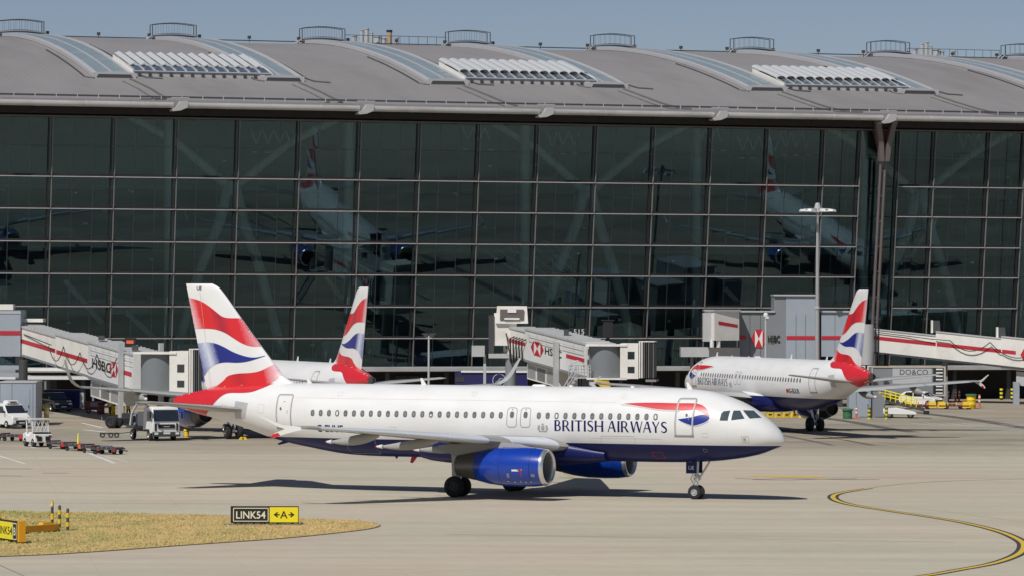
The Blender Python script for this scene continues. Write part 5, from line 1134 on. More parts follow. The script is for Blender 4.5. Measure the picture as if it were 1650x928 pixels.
# ---- left bridge
B1 = empty('jet_bridge', 'white jet bridge at the left with looping black cables', 'jet bridge', (-40, 340, 0), group='jet bridges')
def W(o): return o
class Rel:
    """builds in world coordinates under a root that stands elsewhere"""
def rebase(root):
    off_ = Vector(root.location)
    for ch in root.children: ch.location = Vector(ch.location) - off_
tn = Tunnel((-43.2, 361.4, 5.75), (-29.55, 328.4, 3.3))
mb = MB(); tn.sect(mb, -.03, .40, 1.15, 0, 2.55); a = mb.build('tunnel_section', 'offwhite', B1)
mb = MB(); tn.sect(mb, .345, .70, 1.30, -.1, 2.8); b = mb.build('tunnel_section', 'offwhite', B1)
mb = MB(); tn.sect(mb, .64, 1.0, 1.45, -.2, 2.95); c = mb.build('tunnel_section', 'white', B1)
for t0, t1, w_, z1, pr in ((-.03, .345, 1.15, 2.55, a), (.345, .64, 1.3, 2.8, b), (.64, 1.0, 1.45, 2.95, c)):
    mb = MB()
    for k in range(int((t1 - t0) * tn.L / 1.1)): mb.bar(tn.at(t0 + k * 1.1 / tn.L + .01, z1 + .04, -w_), tn.at(t0 + k * 1.1 / tn.L + .01, z1 + .04, w_), .12, .08)
    mb.build('roof_ribs', 'litgrey', pr, kind='stuff')
    mb = MB(); mb.bar(tn.at(t0, z1 - .05, w_ + .04), tn.at(t1, z1 - .05, w_ + .04), .08, .16); mb.build('roof_edge', 'litgrey', pr)
    mb = MB(); mb.bar(tn.at(t0, -.02, w_), tn.at(t1, -.02, w_), .16, .2); mb.build('bottom_rail', 'midgrey', pr)
for t0, t1, w_ in ((-.02, .345, 1.15), (.355, .62, 1.30), (.90, .99, 1.45)):
    mb = MB(); mb.add([tn.at(t, z, w_ + .015) for t, z in ((t0, 1.05), (t1, 1.05), (t1, 1.42), (t0, 1.42))], [(0, 1, 2, 3)]); mb.build('red_stripe', 'redpanel', B1)
for k in range(4):
    mb = MB(); mb.add([tn.at(.16 + k * .035 + q, z, 1.172) for q, z in ((0, 1.5), (.018, 1.5), (.018, 2.15), (0, 2.15))], [(0, 1, 2, 3)]); mb.build('reflection_patch', 'litgrey', a) if False else None
logo(B1, tn.side(0, 1.47), .85 * tn.L, 1.25, 1.25, 2.5, .675 * tn.L, .80, 2.0, tn.side(0, 1.478))
cables(tn, B1, [(.33, 1.7), (.46, 2.0), (.60, 1.9), (.74, 2.15), (.90, 2.3)], 1.3, 1.75, .04)
mb = MB(); mb.tube([tn.at(.05, 1.9, 1.2), tn.at(.33, 1.75, 1.5)], .045, 5); mb.build('cable', 'cable', B1)
mb = MB()
for z in (2.1, 2.5): mb.tube([tn.at(.66, z, 1.62), tn.at(1.0, z, 1.62)], .02, 4)
for k in range(7): mb.tube([tn.at(.66 + k * .055, 2.05, 1.62), tn.at(.66 + k * .055, 2.8, 1.62)], .015, 4)
mb.build('guard_rail', 'litgrey', B1)
for o in (1.72, -1.72):
    q = tn.at(.93, 0, o); mb = MB(); mb.box((q[0], q[1], 4.05), (.36, .36, 6.1), .4); mb.build('lift_column', 'litgrey', B1)
q0, q1 = tn.at(.93, 0, 1.7), tn.at(.93, 0, -1.2); mb = MB(); mb.bar((q0[0], q0[1], 1.15), (q1[0], q1[1], 1.15), .5, .45); mb.build('cross_beam', 'darkgrey', B1)
q = tn.at(.90, 0, 1.9); bogie(B1, q[0], q[1] - .4, ax=1.2, span=.55)
acunit(B1, tn, .62, .86, -1.75, -.35, 1.0)
mb = MB(); q = tn.at(.82, 3.3, -.3); mb.box(q, (.9, .8, .85)); bx_ = mb.build('beacon_housing', 'black', B1); mb = MB(); mb.box((q[0], q[1] - .02, q[2] + .12), (.6, .85, .28)); mb.build('beacon', 'orange', bx_)
for t_, dz in ((.66, 3.3), (.93, 3.25)): 
    q = tn.at(t_, dz, .5); mb = MB(); mb.box(q, (.5, .4, .4)); mb.build('floodlight', 'darkgrey', B1)
jetcab(B1, -28.5, 325.6, 3.2, 6.3, R(-12))
mb = MB(); mb.box((-45.9, 362, 7.6), (3.8, 4.2, 4.1)); nd_ = mb.build('head_house', 'bluegrey', B1)
mb = MB(); mb.box((-45.9, 359.87, 7.65), (3.8, .04, .36)); mb.build('red_stripe', 'redpanel', nd_)
mb = MB(); mb.box((-45.9, 359.88, 9.45), (3.86, .06, .16)); mb.build('parapet', 'litgrey', nd_)
mb = MB(); mb.box((-46.4, 361, 9.95), (3.4, 1.6, .5)); mb.build('roof_light_box', 'offwhite', nd_)
mb = MB(); mb.box((-43.3, 363, 8.75), (2.2, 2.4, .3)); mb.build('link_roof', 'offwhite', nd_)
for x in (-47.3, -44.3):
    mb = MB(); mb.box((x, 361.5, 2.8), (.6, .6, 5.6)); mb.build('support_column', 'midgrey', nd_)
for z in (4.55, 3.9):
    mb = MB(); mb.box((-46.6, 360.2, z), (5.0, .3, .38)); mb.build('beam', 'bluegrey', nd_)
mb = MB(); mb.tube([(-43.2, 355.5, 0), (-43.2, 355.5, 5.3)], .4, 14); mb.build('pedestal', 'darkgrey', B1, smooth=40)
rebase(B1)
# ---- middle bridge
B2 = empty('jet_bridge', 'white jet bridge in the middle behind the taxiing airliner', 'jet bridge', (0, 360, 0), group='jet bridges')
tn = Tunnel((.3, 374, 5.75), (7.8, 352, 4.05))
mb = MB(); tn.sect(mb, 0, .36, 1.15, 0, 2.6); a = mb.build('tunnel_section', 'offwhite', B2)
mb = MB(); tn.sect(mb, .30, 1.0, 1.4, -.15, 2.9); c = mb.build('tunnel_section', 'white', B2)
for t0, t1, w_, z1, pr in ((0, .30, 1.15, 2.6, a), (.3, 1.0, 1.4, 2.9, c)):
    mb = MB()
    for k in range(int((t1 - t0) * tn.L / 1.1)): mb.bar(tn.at(t0 + k * 1.1 / tn.L + .01, z1 + .04, -w_), tn.at(t0 + k * 1.1 / tn.L + .01, z1 + .04, w_), .12, .08)
    mb.build('roof_ribs', 'litgrey', pr, kind='stuff')
    mb = MB(); mb.bar(tn.at(t0, z1 - .05, w_ + .04), tn.at(t1, z1 - .05, w_ + .04), .08, .16); mb.build('roof_edge', 'litgrey', pr)
    mb = MB(); mb.bar(tn.at(t0, -.02, w_), tn.at(t1, -.02, w_), .16, .2); mb.build('bottom_rail', 'midgrey', pr)
for t0, t1, w_ in ((.05, .295, 1.15), (.78, .985, 1.4)):
    mb = MB(); mb.add([tn.at(t, z, w_ + .015) for t, z in ((t0, 1.2), (t1, 1.2), (t1, 1.55), (t0, 1.55))], [(0, 1, 2, 3)]); mb.build('red_stripe', 'redpanel', B2)
logo(B2, tn.side(0, 1.42), .445 * tn.L, 1.35, 1.35, 3.6, .535 * tn.L, .62, 2.1, tn.side(0, 1.428))
for k in range(5): 
    mb = MB(); t0 = .16 + k * .035; mb.tube([tn.at(t0 + .02, 1.9, 1.5), tn.at(t0, 1.7, 1.75), tn.at(t0, .2, 1.7), tn.at(t0 - .02, -.5, 1.5), tn.at(t0 - .05, -.3, 1.4)], .07, 6); mb.build('cable', 'cable', B2, smooth=60)
mb = MB(); mb.tube([tn.at(.06, .5, 1.3), tn.at(.05, 1.8, 1.45), tn.at(.08, 2.0, 1.5), tn.at(.10, 1.2, 1.5), tn.at(.13, -.6, 1.4)], .06, 6); mb.build('cable', 'cable', B2, smooth=60)
mb = MB()
for z in (2.0, 2.4): mb.tube([tn.at(.35, z, 1.55), tn.at(.98, z, 1.55)], .025, 4)
for k in range(7): mb.tube([tn.at(.35 + k * .105, 1.95, 1.55), tn.at(.35 + k * .105, 2.75, 1.55)], .02, 4)
mb.build('guard_rail', 'litgrey', B2)
for o in (1.7, -1.7):
    q = tn.at(.70, 0, o); mb = MB(); mb.box((q[0], q[1], 4.2), (.42, .42, 5.6), .3); mb.build('lift_column', 'litgrey', B2)
q0, q1 = tn.at(.70, 0, 1.9), tn.at(.70, 0, -1.9); mb = MB(); mb.bar((q0[0], q0[1], 1.2), (q1[0], q1[1], 1.2), .5, .45); mb.build('cross_beam', 'darkgrey', B2)
q = tn.at(.70, 0, .8); bogie(B2, q[0], q[1], ax=.3)
acunit(B2, tn, .28, .62, -1.75, -.3, 1.05)
mb = MB(); mb.tube([(-.1, 371.5, 0), (-.1, 371.5, 5.7)], .5, 16); mb.build('pedestal', 'midgrey', B2, smooth=40)
mb = MB(); mb.box((-1.2, 372, 5.55), (1.9, 2, .4)); mb.box((-2.5, 371, 3), (.25, .25, 5.4)); mb.box((-3.1, 371, 6.0), (1.2, 1.2, 1.0)); mb.build('service_platform', 'litgrey', B2)
mb = MB(); mb.box((-.6, 373.2, 8.0), (2.1, 2.4, 3.0)); hh = mb.build('head_house', 'offwhite', B2)
mb = MB(); mb.box((-.0, 373, 9.35), (3.0, 2.6, 1.6), top=(.92, .9)); mb.build('roof_light_box', 'offwhite', hh)
mb = MB(); mb.box((.0, 371.68, 9.35), (2.2, .1, 1.0)); mb.box((0, 371.6, 9.7), (.8, .12, .3), mi=1); mb.box((0, 371.6, 8.98), (1.4, .12, .16), mi=1); mb.build('light_panel', ['brownsteel', 'white'], hh)
mb = MB(); mb.box((-1.9, 372.1, 7.3), (.5, .5, 4.0)); mb.build('downpipe', 'darkgrey', hh)
mb = MB(); mb.box((8.5, 356, 8.1), (.85, .8, 1.4)); mb.box((8.5, 356, 8.95), (1.15, .9, .1)); mb.box((8.5, 356, 7.2), (.3, .3, .9)); mb.build('exhaust_box', 'black', B2)
q = tn.at(.66, 3.2, .4); mb = MB(); mb.box(q, (.45, .4, .6)); mb.build('floodlight', 'darkgrey', B2)
jetcab(B2, 8.25, 350, 4.0, 6.75, R(-6))
mb = MB(); mb.box((5.9, 349.4, 4.0), (1.9, 1.6, .1)); mb.build('landing', 'litgrey', B2)
mb = MB()
for z in (.5, .8, 1.1): mb.tube([(4.95, 348.6, 4.0 + z), (6.85, 348.6, 4.0 + z)], .035, 5)
for k in range(8): mb.tube([(4.95 + k * .27, 348.6, 4.0), (4.95 + k * .27, 348.6, 5.1)], .03, 4)
mb.tube([(5.0, 348.7, 4.4), (5.2, 348.7, 5.3), (5.7, 348.7, 5.5), (6.2, 348.7, 5.3), (6.3, 348.7, 4.4)], .05, 6); mb.build('landing_rail', 'litgrey', B2)
mb = MB(); mb.box((6.75, 351.3, 5.3), (.3, .1, .5)); mb.box((6.75, 351.3, 6.2), (.22, .1, .55)); mb.build('control_box', 'darkgrey', B2)
mb = MB()                                        # steps down from the cab
for s in (0, 1.1):
    mb.bar((5.6 + s * .0, 348.6 + s, 4.0), (3.4, 348.2 + s, .4), .1, .25)
    for z in (.5, 1.0): mb.tube([(5.6, 348.6 + s, 4.0 + z), (3.4, 348.2 + s, .4 + z)], .035, 5)
    for k in range(7): mb.tube([(5.6 - 2.2 * k / 6, 348.6 + s - .4 * k / 6, 4.0 - 3.6 * k / 6), (5.6 - 2.2 * k / 6, 348.6 + s - .4 * k / 6, 5.0 - 3.6 * k / 6)], .03, 4)
mb.build('stair_rail', 'litgrey', B2)
for k in range(12):
    mb = MB(); mb.box((5.5 - 2.1 * k / 11, 349.0, 3.8 - 3.3 * k / 11), (.26, 1.1, .05)); mb.build('step', 'midgrey', B2)
mb = MB(); mb.prism([(7.0, 3.9), (8.4, 3.9), (8.6, 3.1), (8.0, 3.0)], 348.4, 348.5); mb.build('warning_panel', 'yellow', B2)
mb = MB(); mb.box((12.15, 348.5, 3.8), (.12, .12, 2.2)); mb.box((11.95, 348.5, 2.9), (.45, .1, .5), mi=1); mb.build('safety_bar', ['redpanel', 'white'], B2)
rebase(B2)
t = empty('stand_number_sign', 'white number 515 standing above the middle jet bridge roof', 'sign', (5.9, 364, .001))
tp = text_polys('515', .45, 1.05); decal('number', [[(p[0] - .3, p[1] + 7.65) for p in f] for f in tp], 'white', t, lambda x, z: (x, -.03, z), 0)
mb = MB(); mb.box((.15, .1, 7.85), (1.6, .1, .7)); mb.box((.15, .15, 3.9), (.15, .15, 7.5)); mb.build('board', 'black', t)
# ---- right: fixed link building, stub bridge, long bridge
FL = empty('link_building', 'grey clad link building with a red hexagon and HSBC on its wall', 'building', (27, 385, 0))
def lb(x0, x1, z0, z1, m, y0=383.5, y1=388, nm='cladding'):
    mb = MB(); mb.box(((x0 + x1) / 2, (y0 + y1) / 2, (z0 + z1) / 2), (x1 - x0, y1 - y0, z1 - z0)); return mb.build(nm, m, FL)
lb(21.7, 25.0, 4.9, 9.55, 'midgrey'); lb(25.0, 26.15, 4.9, 11.1, 'midgrey', 383.45); lb(26.15, 28.95, 4.9, 11.12, 'bluegrey', 383.4); lb(29.6, 32.25, 5.4, 9.6, 'bluegrey', 384.5, 388.5)
lb(28.95, 29.6, 5.2, 9.0, 'darkgrey', 385, 388)
for x0, x1, z, y in ((21.6, 25.1, 9.6, 383.3), (24.95, 29.05, 11.15, 383.2), (29.5, 32.35, 9.62, 384.3)): lb(x0, x1, z, z + .14, 'litgrey', y, 388.2, 'parapet')
for x0, x1, y in ((21.72, 22.35, 383.47), (26.2, 28.94, 383.37), (29.62, 32.24, 384.47)):
    mb = MB(); mb.box(((x0 + x1) / 2, y, 7.2), (x1 - x0, .04, .34)); mb.build('red_stripe', 'redpanel', FL)
for x in (22.7, 23.7, 27.1, 28.0, 30.9):
    mb = MB(); mb.box((x, 383.47 if x < 25 else 383.38, 7.2), (.02, .03, 4.4)) if x < 29 else mb.box((x, 384.48, 7.5), (.02, .03, 4.0)); mb.build('panel_joint', 'darkgrey', FL)
wh, rd = hexlogo(23.55, 7.1, 1.75, 1.45); decal('hexagon_logo', wh, 'white', FL, lambda x, z: (x, 383.44, z), 0); decal('hexagon_logo', rd, 'redpanel', FL, lambda x, z: (x, 383.43, z), 0)
tp = text_polys('HSBC', .64, .52, .03); decal('bank_lettering', [[(p[0] + 24.42, p[1] + 6.75) for p in f] for f in tp], 'signblack', FL, lambda x, z: (x, 383.36, z), 0)
for x in (22.3, 25.5, 28.5, 31.5):
    mb = MB(); mb.box((x, 386, 2.5), (.5, .5, 5)); mb.build('support_column', 'darkgrey', FL)
mb = MB(); mb.box((18.9, 384, 5.8), (5.6, 3, .9)); mb.build('beam', 'litgrey', FL)
mb = MB(); mb.box((17.2, 384, 2.7), (.3, .3, 5.4)); mb.build('support_column', 'midgrey', FL)
rebase(FL)
SB = empty('stub_bridge', 'short white boarding bridge end with a sloping red stripe, left of the grey link building', 'jet bridge', (20, 380, 0))
tn = Tunnel((21.9, 383, 6.9), (20.0, 375.5, 7.3)); 
mb = MB(); mb.prism([(18.35, 381), (19.1, 379), (21.55, 381), (21.55, 384), (18.35, 384)], 6.95, 9.7, plane='XY'); bd = mb.build('cabin', 'offwhite', SB)
mb = MB(); mb.add([(19.5, 379.30, 8.45), (21.4, 380.86, 8.15), (21.4, 380.86, 8.45), (19.5, 379.30, 8.78)], [(0, 1, 2, 3)]); mb.build('red_stripe', 'redpanel', SB)
mb = MB(); mb.prism([(18.2, 380.9), (19.05, 378.9), (21.7, 380.8), (21.7, 384), (18.2, 384)], 9.7, 9.85, plane='XY'); mb.build('roof_edge', 'litgrey', bd)
mb = MB(); mb.box((18.5, 380.5, 8.2), (.9, 1.6, 2.7)); mb.build('canopy_rib', 'litgrey', SB)
mb = MB(); mb.tube([(18.9, 379.6, 6.95), (18.9, 379.6, 6.3)], .2, 8); mb.tube([(19.5, 379.6, 6.95), (19.5, 379.6, 6.3)], .2, 8); mb.build('hinge', 'white', SB)
rebase(SB)
B3 = empty('jet_bridge', 'long pale jet bridge running off the right edge, red stripe and black sagging cable', 'jet bridge', (40, 388, 0), group='jet bridges')
tn = Tunnel((35.9, 400, 5.67), (53.4, 396, 3.87))
mb = MB(); tn.sect(mb, -.02, .40, 1.15, 0, 2.3); a = mb.build('tunnel_section', 'offwhite', B3)
mb = MB(); tn.sect(mb, .36, .92, 1.35, -.15, 2.7); c = mb.build('tunnel_section', 'offwhite', B3)
mb = MB(); tn.sect(mb, .72, 1.15, 1.5, -.25, 2.9); e = mb.build('tunnel_section', 'offwhite', B3)
for t0, t1, w_, z1, pr in ((0, .36, 1.15, 2.3, a), (.36, .72, 1.35, 2.7, c), (.72, 1.15, 1.5, 2.9, e)):
    mb = MB(); mb.bar(tn.at(t0, z1 - .02, w_ + .03), tn.at(t1, z1 - .02, w_ + .03), .08, .14); mb.build('roof_edge', 'litgrey', pr)
    mb = MB(); mb.bar(tn.at(t0, -.05, w_), tn.at(t1, -.05, w_), .16, .2); mb.build('bottom_rail', 'darkgrey', pr)
    mb = MB(); mb.add([tn.at(t, z, w_ + .015) for t, z in ((t0 + .005, 1.25), (min(t1, .80), 1.25), (min(t1, .80), 1.62), (t0 + .005, 1.62))], [(0, 1, 2, 3)]); mb.build('red_stripe', 'redpanel', B3)
wh, rd = hexlogo(.87 * tn.L, 1.3, 1.5, 1.6); decal('hexagon_logo', wh, 'white', B3, tn.side(0, 1.52), 0); decal('hexagon_logo', rd, 'redpanel', B3, tn.side(0, 1.53), 0)
mb = MB(); mb.tube([tn.at(-.005, .9, 1.25), tn.at(.01, 1.9, 1.3), tn.at(.04, 2.0, 1.3), tn.at(.2, 1.95, 1.3), tn.at(.34, 1.9, 1.5), tn.at(.44, 1.95, 1.6)], .04, 5); mb.build('cable', 'cable', B3)
cables(tn, B3, [(.44, 1.95), (.66, 2.2), (.90, 1.6)], .95, 1.7, .05)
mb = MB(); mb.tube([(35.2, 398, 4.4), (35.2, 398, 8.4)], .66, 16); mb.build('pivot_drum', 'litgrey', B3, smooth=40)
mb = MB(); mb.tube([(35.2, 398, 0), (35.2, 398, 4.6)], .4, 12); mb.build('pedestal', 'darkgrey', B3, smooth=40)
for x, zz in ((35.9, 4.0), (36.2, 4.0)):
    mb = MB(); mb.bar((x, 396.6, 1.2), (x, 396.6, 8.1), .12); mb.build('ladder_rail', 'black', B3)
for x in (34.6, 35.45):
    mb = MB(); mb.box((x, 397.2, 4.05), (.65, .1, .55)); mb.box((x, 397.14, 4.05), (.4, .05, .35), mi=1); mb.build('gauge_box', ['white', 'midgrey'], B3)
for t_ in (.36, .72):
    q = tn.at(t_ - .01, 3.15, 0); mb = MB(); mb.box(q, (.9, .6, 1.2), top=(.8, 1)); mb.box((q[0] - .38, q[1], q[2]), (.16, .64, 1.25), mi=1); mb.build('vent_hood', ['darkgrey', 'offwhite'], B3)
q = tn.at(.40, 0, 0); mb = MB(); mb.box((q[0], q[1], 2.4), (.55, .5, 4.9)); mb.build('lift_column', 'midgrey', B3)
mb = MB(); tn.sect(mb, .80, 1.1, 1.0, -1.75, -.4); ac = mb.build('cooling_unit', 'litgrey', B3)
q = tn.at(.80, 0, 1.1); mb = MB(); mb.box((q[0], q[1], 1.4), (.6, .5, 2.8)); mb.build('support_leg', 'bluegrey', B3)
rebase(B3)
# ---- masts
def mast(x, y, h_, label, r0=.26, r1=.14, head=3.4, n=8):
    t = empty('light_mast', label, 'light mast', (x, y, 0))
    mb = MB(); mb.tube([(0, 0, 0), (0, 0, h_ * .45), (0, 0, h_)], [r0, (r0 + r1) / 2 + .02, r1], 14); mb.build('pole', 'steel2', t, smooth=40)
    mb = MB(); mb.lathe([(0, r0 * 1.5), (.5, r0 * 1.5), (.5, r0)], axis='Z', n=14); mb.lathe([(h_ * .5, r1 + .14), (h_ * .5 + .25, r1 + .14)], axis='Z', n=12); mb.build('collar', 'litgrey', t, smooth=40)
    mb = MB(); mb.lathe([(h_ - .5, .2), (h_ - .45, .34), (h_ + .05, .30), (h_ + .4, .2), (h_ + .45, .01)], axis='Z', n=14); mb.build('head_hub', 'litgrey', t, smooth=40)
    for k in range(n):
        a = 2 * math.pi * (k + .3) / n; R_ = head / 2; ar = None
        mb = MB(); mb.tube([(0, 0, h_ - .1), (R_ * .8 * math.cos(a), R_ * .8 * math.sin(a), h_ - .18)], .05, 6); ar = mb.build('arm', 'litgrey', t)
        mb = MB(); mb.box((R_ * .85 * math.cos(a), R_ * .85 * math.sin(a), h_ - .28), (.62, .5, .20), a, top=(.7, .7)); mb.box((R_ * .87 * math.cos(a), R_ * .87 * math.sin(a), h_ - .395), (.56, .44, .03), a, mi=1); mb.build('floodlight', ['white', 'lamp'], ar)
    return t
M['steel2'] = mat('galvanised_mast', (0.42, 0.42, 0.41), .45, metal=.25, var=.1, scale=3)
mast(28.72, 378, 19.0, 'tall grey light mast with a ring of white floodlights in front of the terminal', .24, .12)
mast(-51.6, 395, 20.9, 'light mast outside the left edge whose lamp arm just enters the photo')
t = empty('lamp_post', 'slim pale lamp post with twin dark heads, above the roof of the taxiing jet', 'lamp post', (-7.95, 385, .3))
mb = MB(); mb.tube([(0, 0, 0), (0, 0, 7.0)], [.13, .09], 10); mb.build('pole', 'litgrey', t, smooth=40)
for s in (-1, 1):
    mb = MB(); mb.box((s * .36, 0, 7.12), (.62, .3, .14)); mb.box((s * .3, 0, 6.95), (.34, .3, .22)); mb.build('lamp_head', 'darkgrey', t)
mb = MB(); mb.box((0, 0, 6.75), (.6, .2, .1)); mb.build('bracket', 'litgrey', t)
t = empty('camera_post', 'slim grey post with a small white camera, in front of the grey link building', 'camera post', (23.5, 372, .01))
mb = MB(); mb.tube([(0, 0, 0), (0, 0, 9.2)], [.13, .11], 10); mb.build('pole', 'litgrey', t, smooth=40)
mb = MB(); mb.lathe([(9.2, .1), (9.25, .22), (9.45, .24), (9.6, .1)], axis='Z', n=12); mb.box((.1, -.15, 9.15), (.3, .3, .16)); mb.build('camera_head', 'white', t, smooth=40)
# ---- huts and containers
def hut(x0, x1, y, d, h_, m, label, name='equipment_hut', rz_=0):
    t = empty(name, label, 'hut', ((x0 + x1) / 2, y + d / 2, 0), rz_); w_ = x1 - x0
    mb = MB(); mb.box((0, 0, h_ / 2), (w_, d, h_)); mb.build('wall', m, t)
    mb = MB(); mb.box((0, 0, h_ + .05), (w_ + .12, d + .12, .12)); mb.build('roof', 'litgrey', t)
    mb = MB(); mb.box((w_ * .18, -d / 2 - .02, h_ * .45), (.9, .05, h_ * .82)); dr = mb.build('door', m, t)
    mb = MB(); mb.box((w_ * .18 + .35, -d / 2 - .07, h_ * .45), (.05, .05, .2)); mb.build('handle', 'darkgrey', dr)
    for x in (-w_ * .17, w_ * .42):
        mb = MB(); mb.box((x, -d / 2 - .01, h_ / 2), (.05, .03, h_ - .1)); mb.build('seam', 'midgrey', t)
    return t
hut(-42.4, -39.45, 333.2, 4.5, 3.55, 'bluegrey', 'tall grey hut behind the white van at the left')
hut(30.3, 32.25, 361, 2.5, 2.5, 'bluegrey', 'grey hut under the parked red tail cone, left of the yellow conveyor')
hut(32.3, 33.5, 361.3, 2.2, 2.45, 'midgrey', 'narrow darker grey hut joined to the right side of the grey hut', 'equipment_hut')
t = empty('shelter', 'low dark open shelter with a white roof edge behind the left jet bridge', 'shelter', (-43, 373, 0))
mb = MB(); mb.box((0, 0, 2.75), (9.4, 5, .3)); mb.build('roof', 'white', t)
mb = MB(); mb.box((1, 0, 3.5), (6, 3, .25)); mb.build('upper_roof', 'offwhite', t)
for x in (-4.4, 0, 4.4):
    mb = MB(); mb.box((x, -2.3, 1.3), (.18, .18, 2.6)); mb.build('post', 'midgrey', t)
mb = MB(); mb.box((-2, 1, 1.3), (4, 1.6, 2.6)); mb.build('stored_crate', 'brownsteel', t)
t = empty('cargo_container', 'blue container standing in the shade behind the dark car at the left', 'container', (-41.0, 368, 0))
mb = MB(); mb.box((0, 0, .95), (3.4, 2, 1.7)); mb.build('body', 'navy', t)
for k in range(9):
    mb = MB(); mb.box((-1.55 + k * .39, -1.02, .95), (.1, .05, 1.5)); mb.build('rib', 'navy', t)
mb = MB(); mb.box((1.75, -1.0, .85), (.35, .1, 1.4)); mb.build('end_panel', 'litgrey', t)
# ================================================================ VEHICLES AND APRON GEAR
def body(parent, prof, hw, m, name='body', bev=.05):
    """side profile (x, z) spread to a half width that depends on height"""
    n = len(prof); vs = []; 
    for s in (-1, 1):
        for x, z in prof: vs.append((x, s * hw(x, z), z))
    fs = [(i, (i + 1) % n, (i + 1) % n + n, i + n) for i in range(n)]
    tri = tessellate_polygon([[Vector((p[0], p[1], 0)) for p in prof]])
    fs += [tuple(t_) for t_ in tri] + [tuple(i + n for i in reversed(t_)) for t_ in tri]
    mb = MB(); mb.add(vs, fs); return bevel(mb.build(name, m, parent, smooth=35), bev)
def quad(parent, name, m, pts, off=(0, 0, 0)):
    mb = MB(); p = [Vector(q) for q in pts]; nrm = (p[1] - p[0]).cross(p[2] - p[0]).normalized() * .012
    mb.add([q + nrm for q in p] + [q - nrm for q in p], [tuple(range(len(p))), tuple(range(2 * len(p) - 1, len(p) - 1, -1))] + [(i, i + len(p), (i + 1) % len(p) + len(p), (i + 1) % len(p)) for i in range(len(p))]); return mb.build(name, m, parent)
def car(label, x, y, ang, kind='hatch', paint='white', cat='car', name='parked_car'):
    t = empty(name, label, cat, (x, y, 0), ang)
    if kind == 'van':
        L, r = 4.9, .32; prof = [(-2.5, .42), (-2.5, 1.75), (-2.42, 1.93), (-2.2, 1.98), (1.0, 1.98), (1.25, 1.9), (1.85, 1.22), (2.5, .98), (2.62, .75), (2.62, .35), (2.4, .28), (-2.4, .30)]
        hw = lambda x_, z: .96 - .10 * max(0, z - 1.05) - (.10 if x_ > 2.3 else 0); wx = (-1.65, 1.65)
        ws = [(1.27, 1.86), (1.82, 1.24)]; sidew = [[(.45, 1.25), (1.45, 1.25), (1.1, 1.78), (.45, 1.78)]]
    elif kind == 'suv':
        prof = [(-2.2, .45), (-2.25, 1.0), (-2.1, 1.55), (-1.9, 1.68), (.3, 1.72), (.55, 1.66), (1.15, 1.08), (2.15, .95), (2.25, .6), (2.2, .35), (-2.1, .35)]
        hw = lambda x_, z: .92 - .16 * max(0, z - .95) - (.08 if x_ > 2 else 0); wx = (-1.35, 1.4); r = .36
        ws = [(.57, 1.63), (1.12, 1.11)]; sidew = [[(-.3, 1.12), (.85, 1.12), (.4, 1.58), (-.3, 1.6)], [(-1.7, 1.12), (-.4, 1.12), (-.4, 1.6), (-1.6, 1.55)]]
    else:
        prof = [(-2.0, .4), (-2.05, .85), (-1.8, 1.2), (-1.4, 1.42), (-.9, 1.48), (.1, 1.46), (.4, 1.38), (1.1, .98), (1.85, .85), (2.05, .62), (2.05, .32), (1.9, .24), (-1.9, .26)]
        hw = lambda x_, z: .87 - .20 * max(0, z - .85) - (.09 if x_ > 1.9 else 0); wx = (-1.25, 1.3); r = .31
        ws = [(.42, 1.36), (1.07, 1.0)]; sidew = [[(-.35, .98), (.9, .98), (.3, 1.35), (-.35, 1.39)], [(-1.55, 1.0), (-.45, .98), (-.45, 1.39), (-1.2, 1.37)]]
    body(t, prof, hw, paint)
    (xa, za), (xb, zb) = ws; dx = .03
    quad(t, 'windscreen', 'carglass', [(xa + dx, -hw(xa, za) + .07, za), (xb + dx, -hw(xb, zb) + .06, zb), (xb + dx, hw(xb, zb) - .06, zb), (xa + dx, hw(xa, za) - .07, za)])
    for s in (-1, 1):
        for w_ in sidew: quad(t, 'side_window', 'carglass', [(q[0], s * (hw(q[0], q[1]) + .004), q[1]) for q in w_])
        xf = prof[[i for i, p in enumerate(prof) if p[0] == max(q[0] for q in prof)][0]][0]
        mb = MB(); mb.box((xf - .09, s * .62, .72 if kind != 'van' else .86), (.22, .34, .15)); mb.build('headlight', 'lamp', t)
        for xx in wx: wheel(t, (xx, s * .80, r), r, .22, hub='steel')
        mb = MB(); mb.box((xb - .25, s * (hw(xb, zb) + .14), zb + .1), (.1, .2, .16)); mb.build('mirror', 'black' if kind != 'hatch' else paint, t)
    xf = max(q[0] for q in prof)
    mb = MB(); mb.box((xf - .03, 0, .52), (.12, 1.1, .30)); mb.build('grille', 'black', t)
    mb = MB(); mb.box((xf + .04, 0, .45), (.02, .5, .11)); mb.build('number_plate', 'white', t)
    mb = MB(); mb.box((xf - .1, 0, .34), (.32, 1.55, .16)); mb.build('bumper', 'darkgrey', t)
    if kind == 'van':
        mb = MB(); mb.box((.9, 0, 2.12), (.75, 1.15, .28), top=(.85, .85)); fr = bevel(mb.build('fridge_unit', 'white', t)); mb = MB(); mb.box((1.29, 0, 2.12), (.03, .6, .1)); mb.build('fridge_vent', 'darkgrey', fr)
    return t
car('white van with a cooling unit on its roof, parked before the tall grey hut', -41.6, 330.2, R(-52), 'van', 'white', 'van', 'parked_van')
car('dark car facing the camera in the shade behind the tall grey hut', -41.35, 363.6, R(-62), 'suv', 'cargrey')
car('small white hatchback parked behind the yellow and red dollies', 39.6, 388.8, R(-38), 'hatch', 'white')
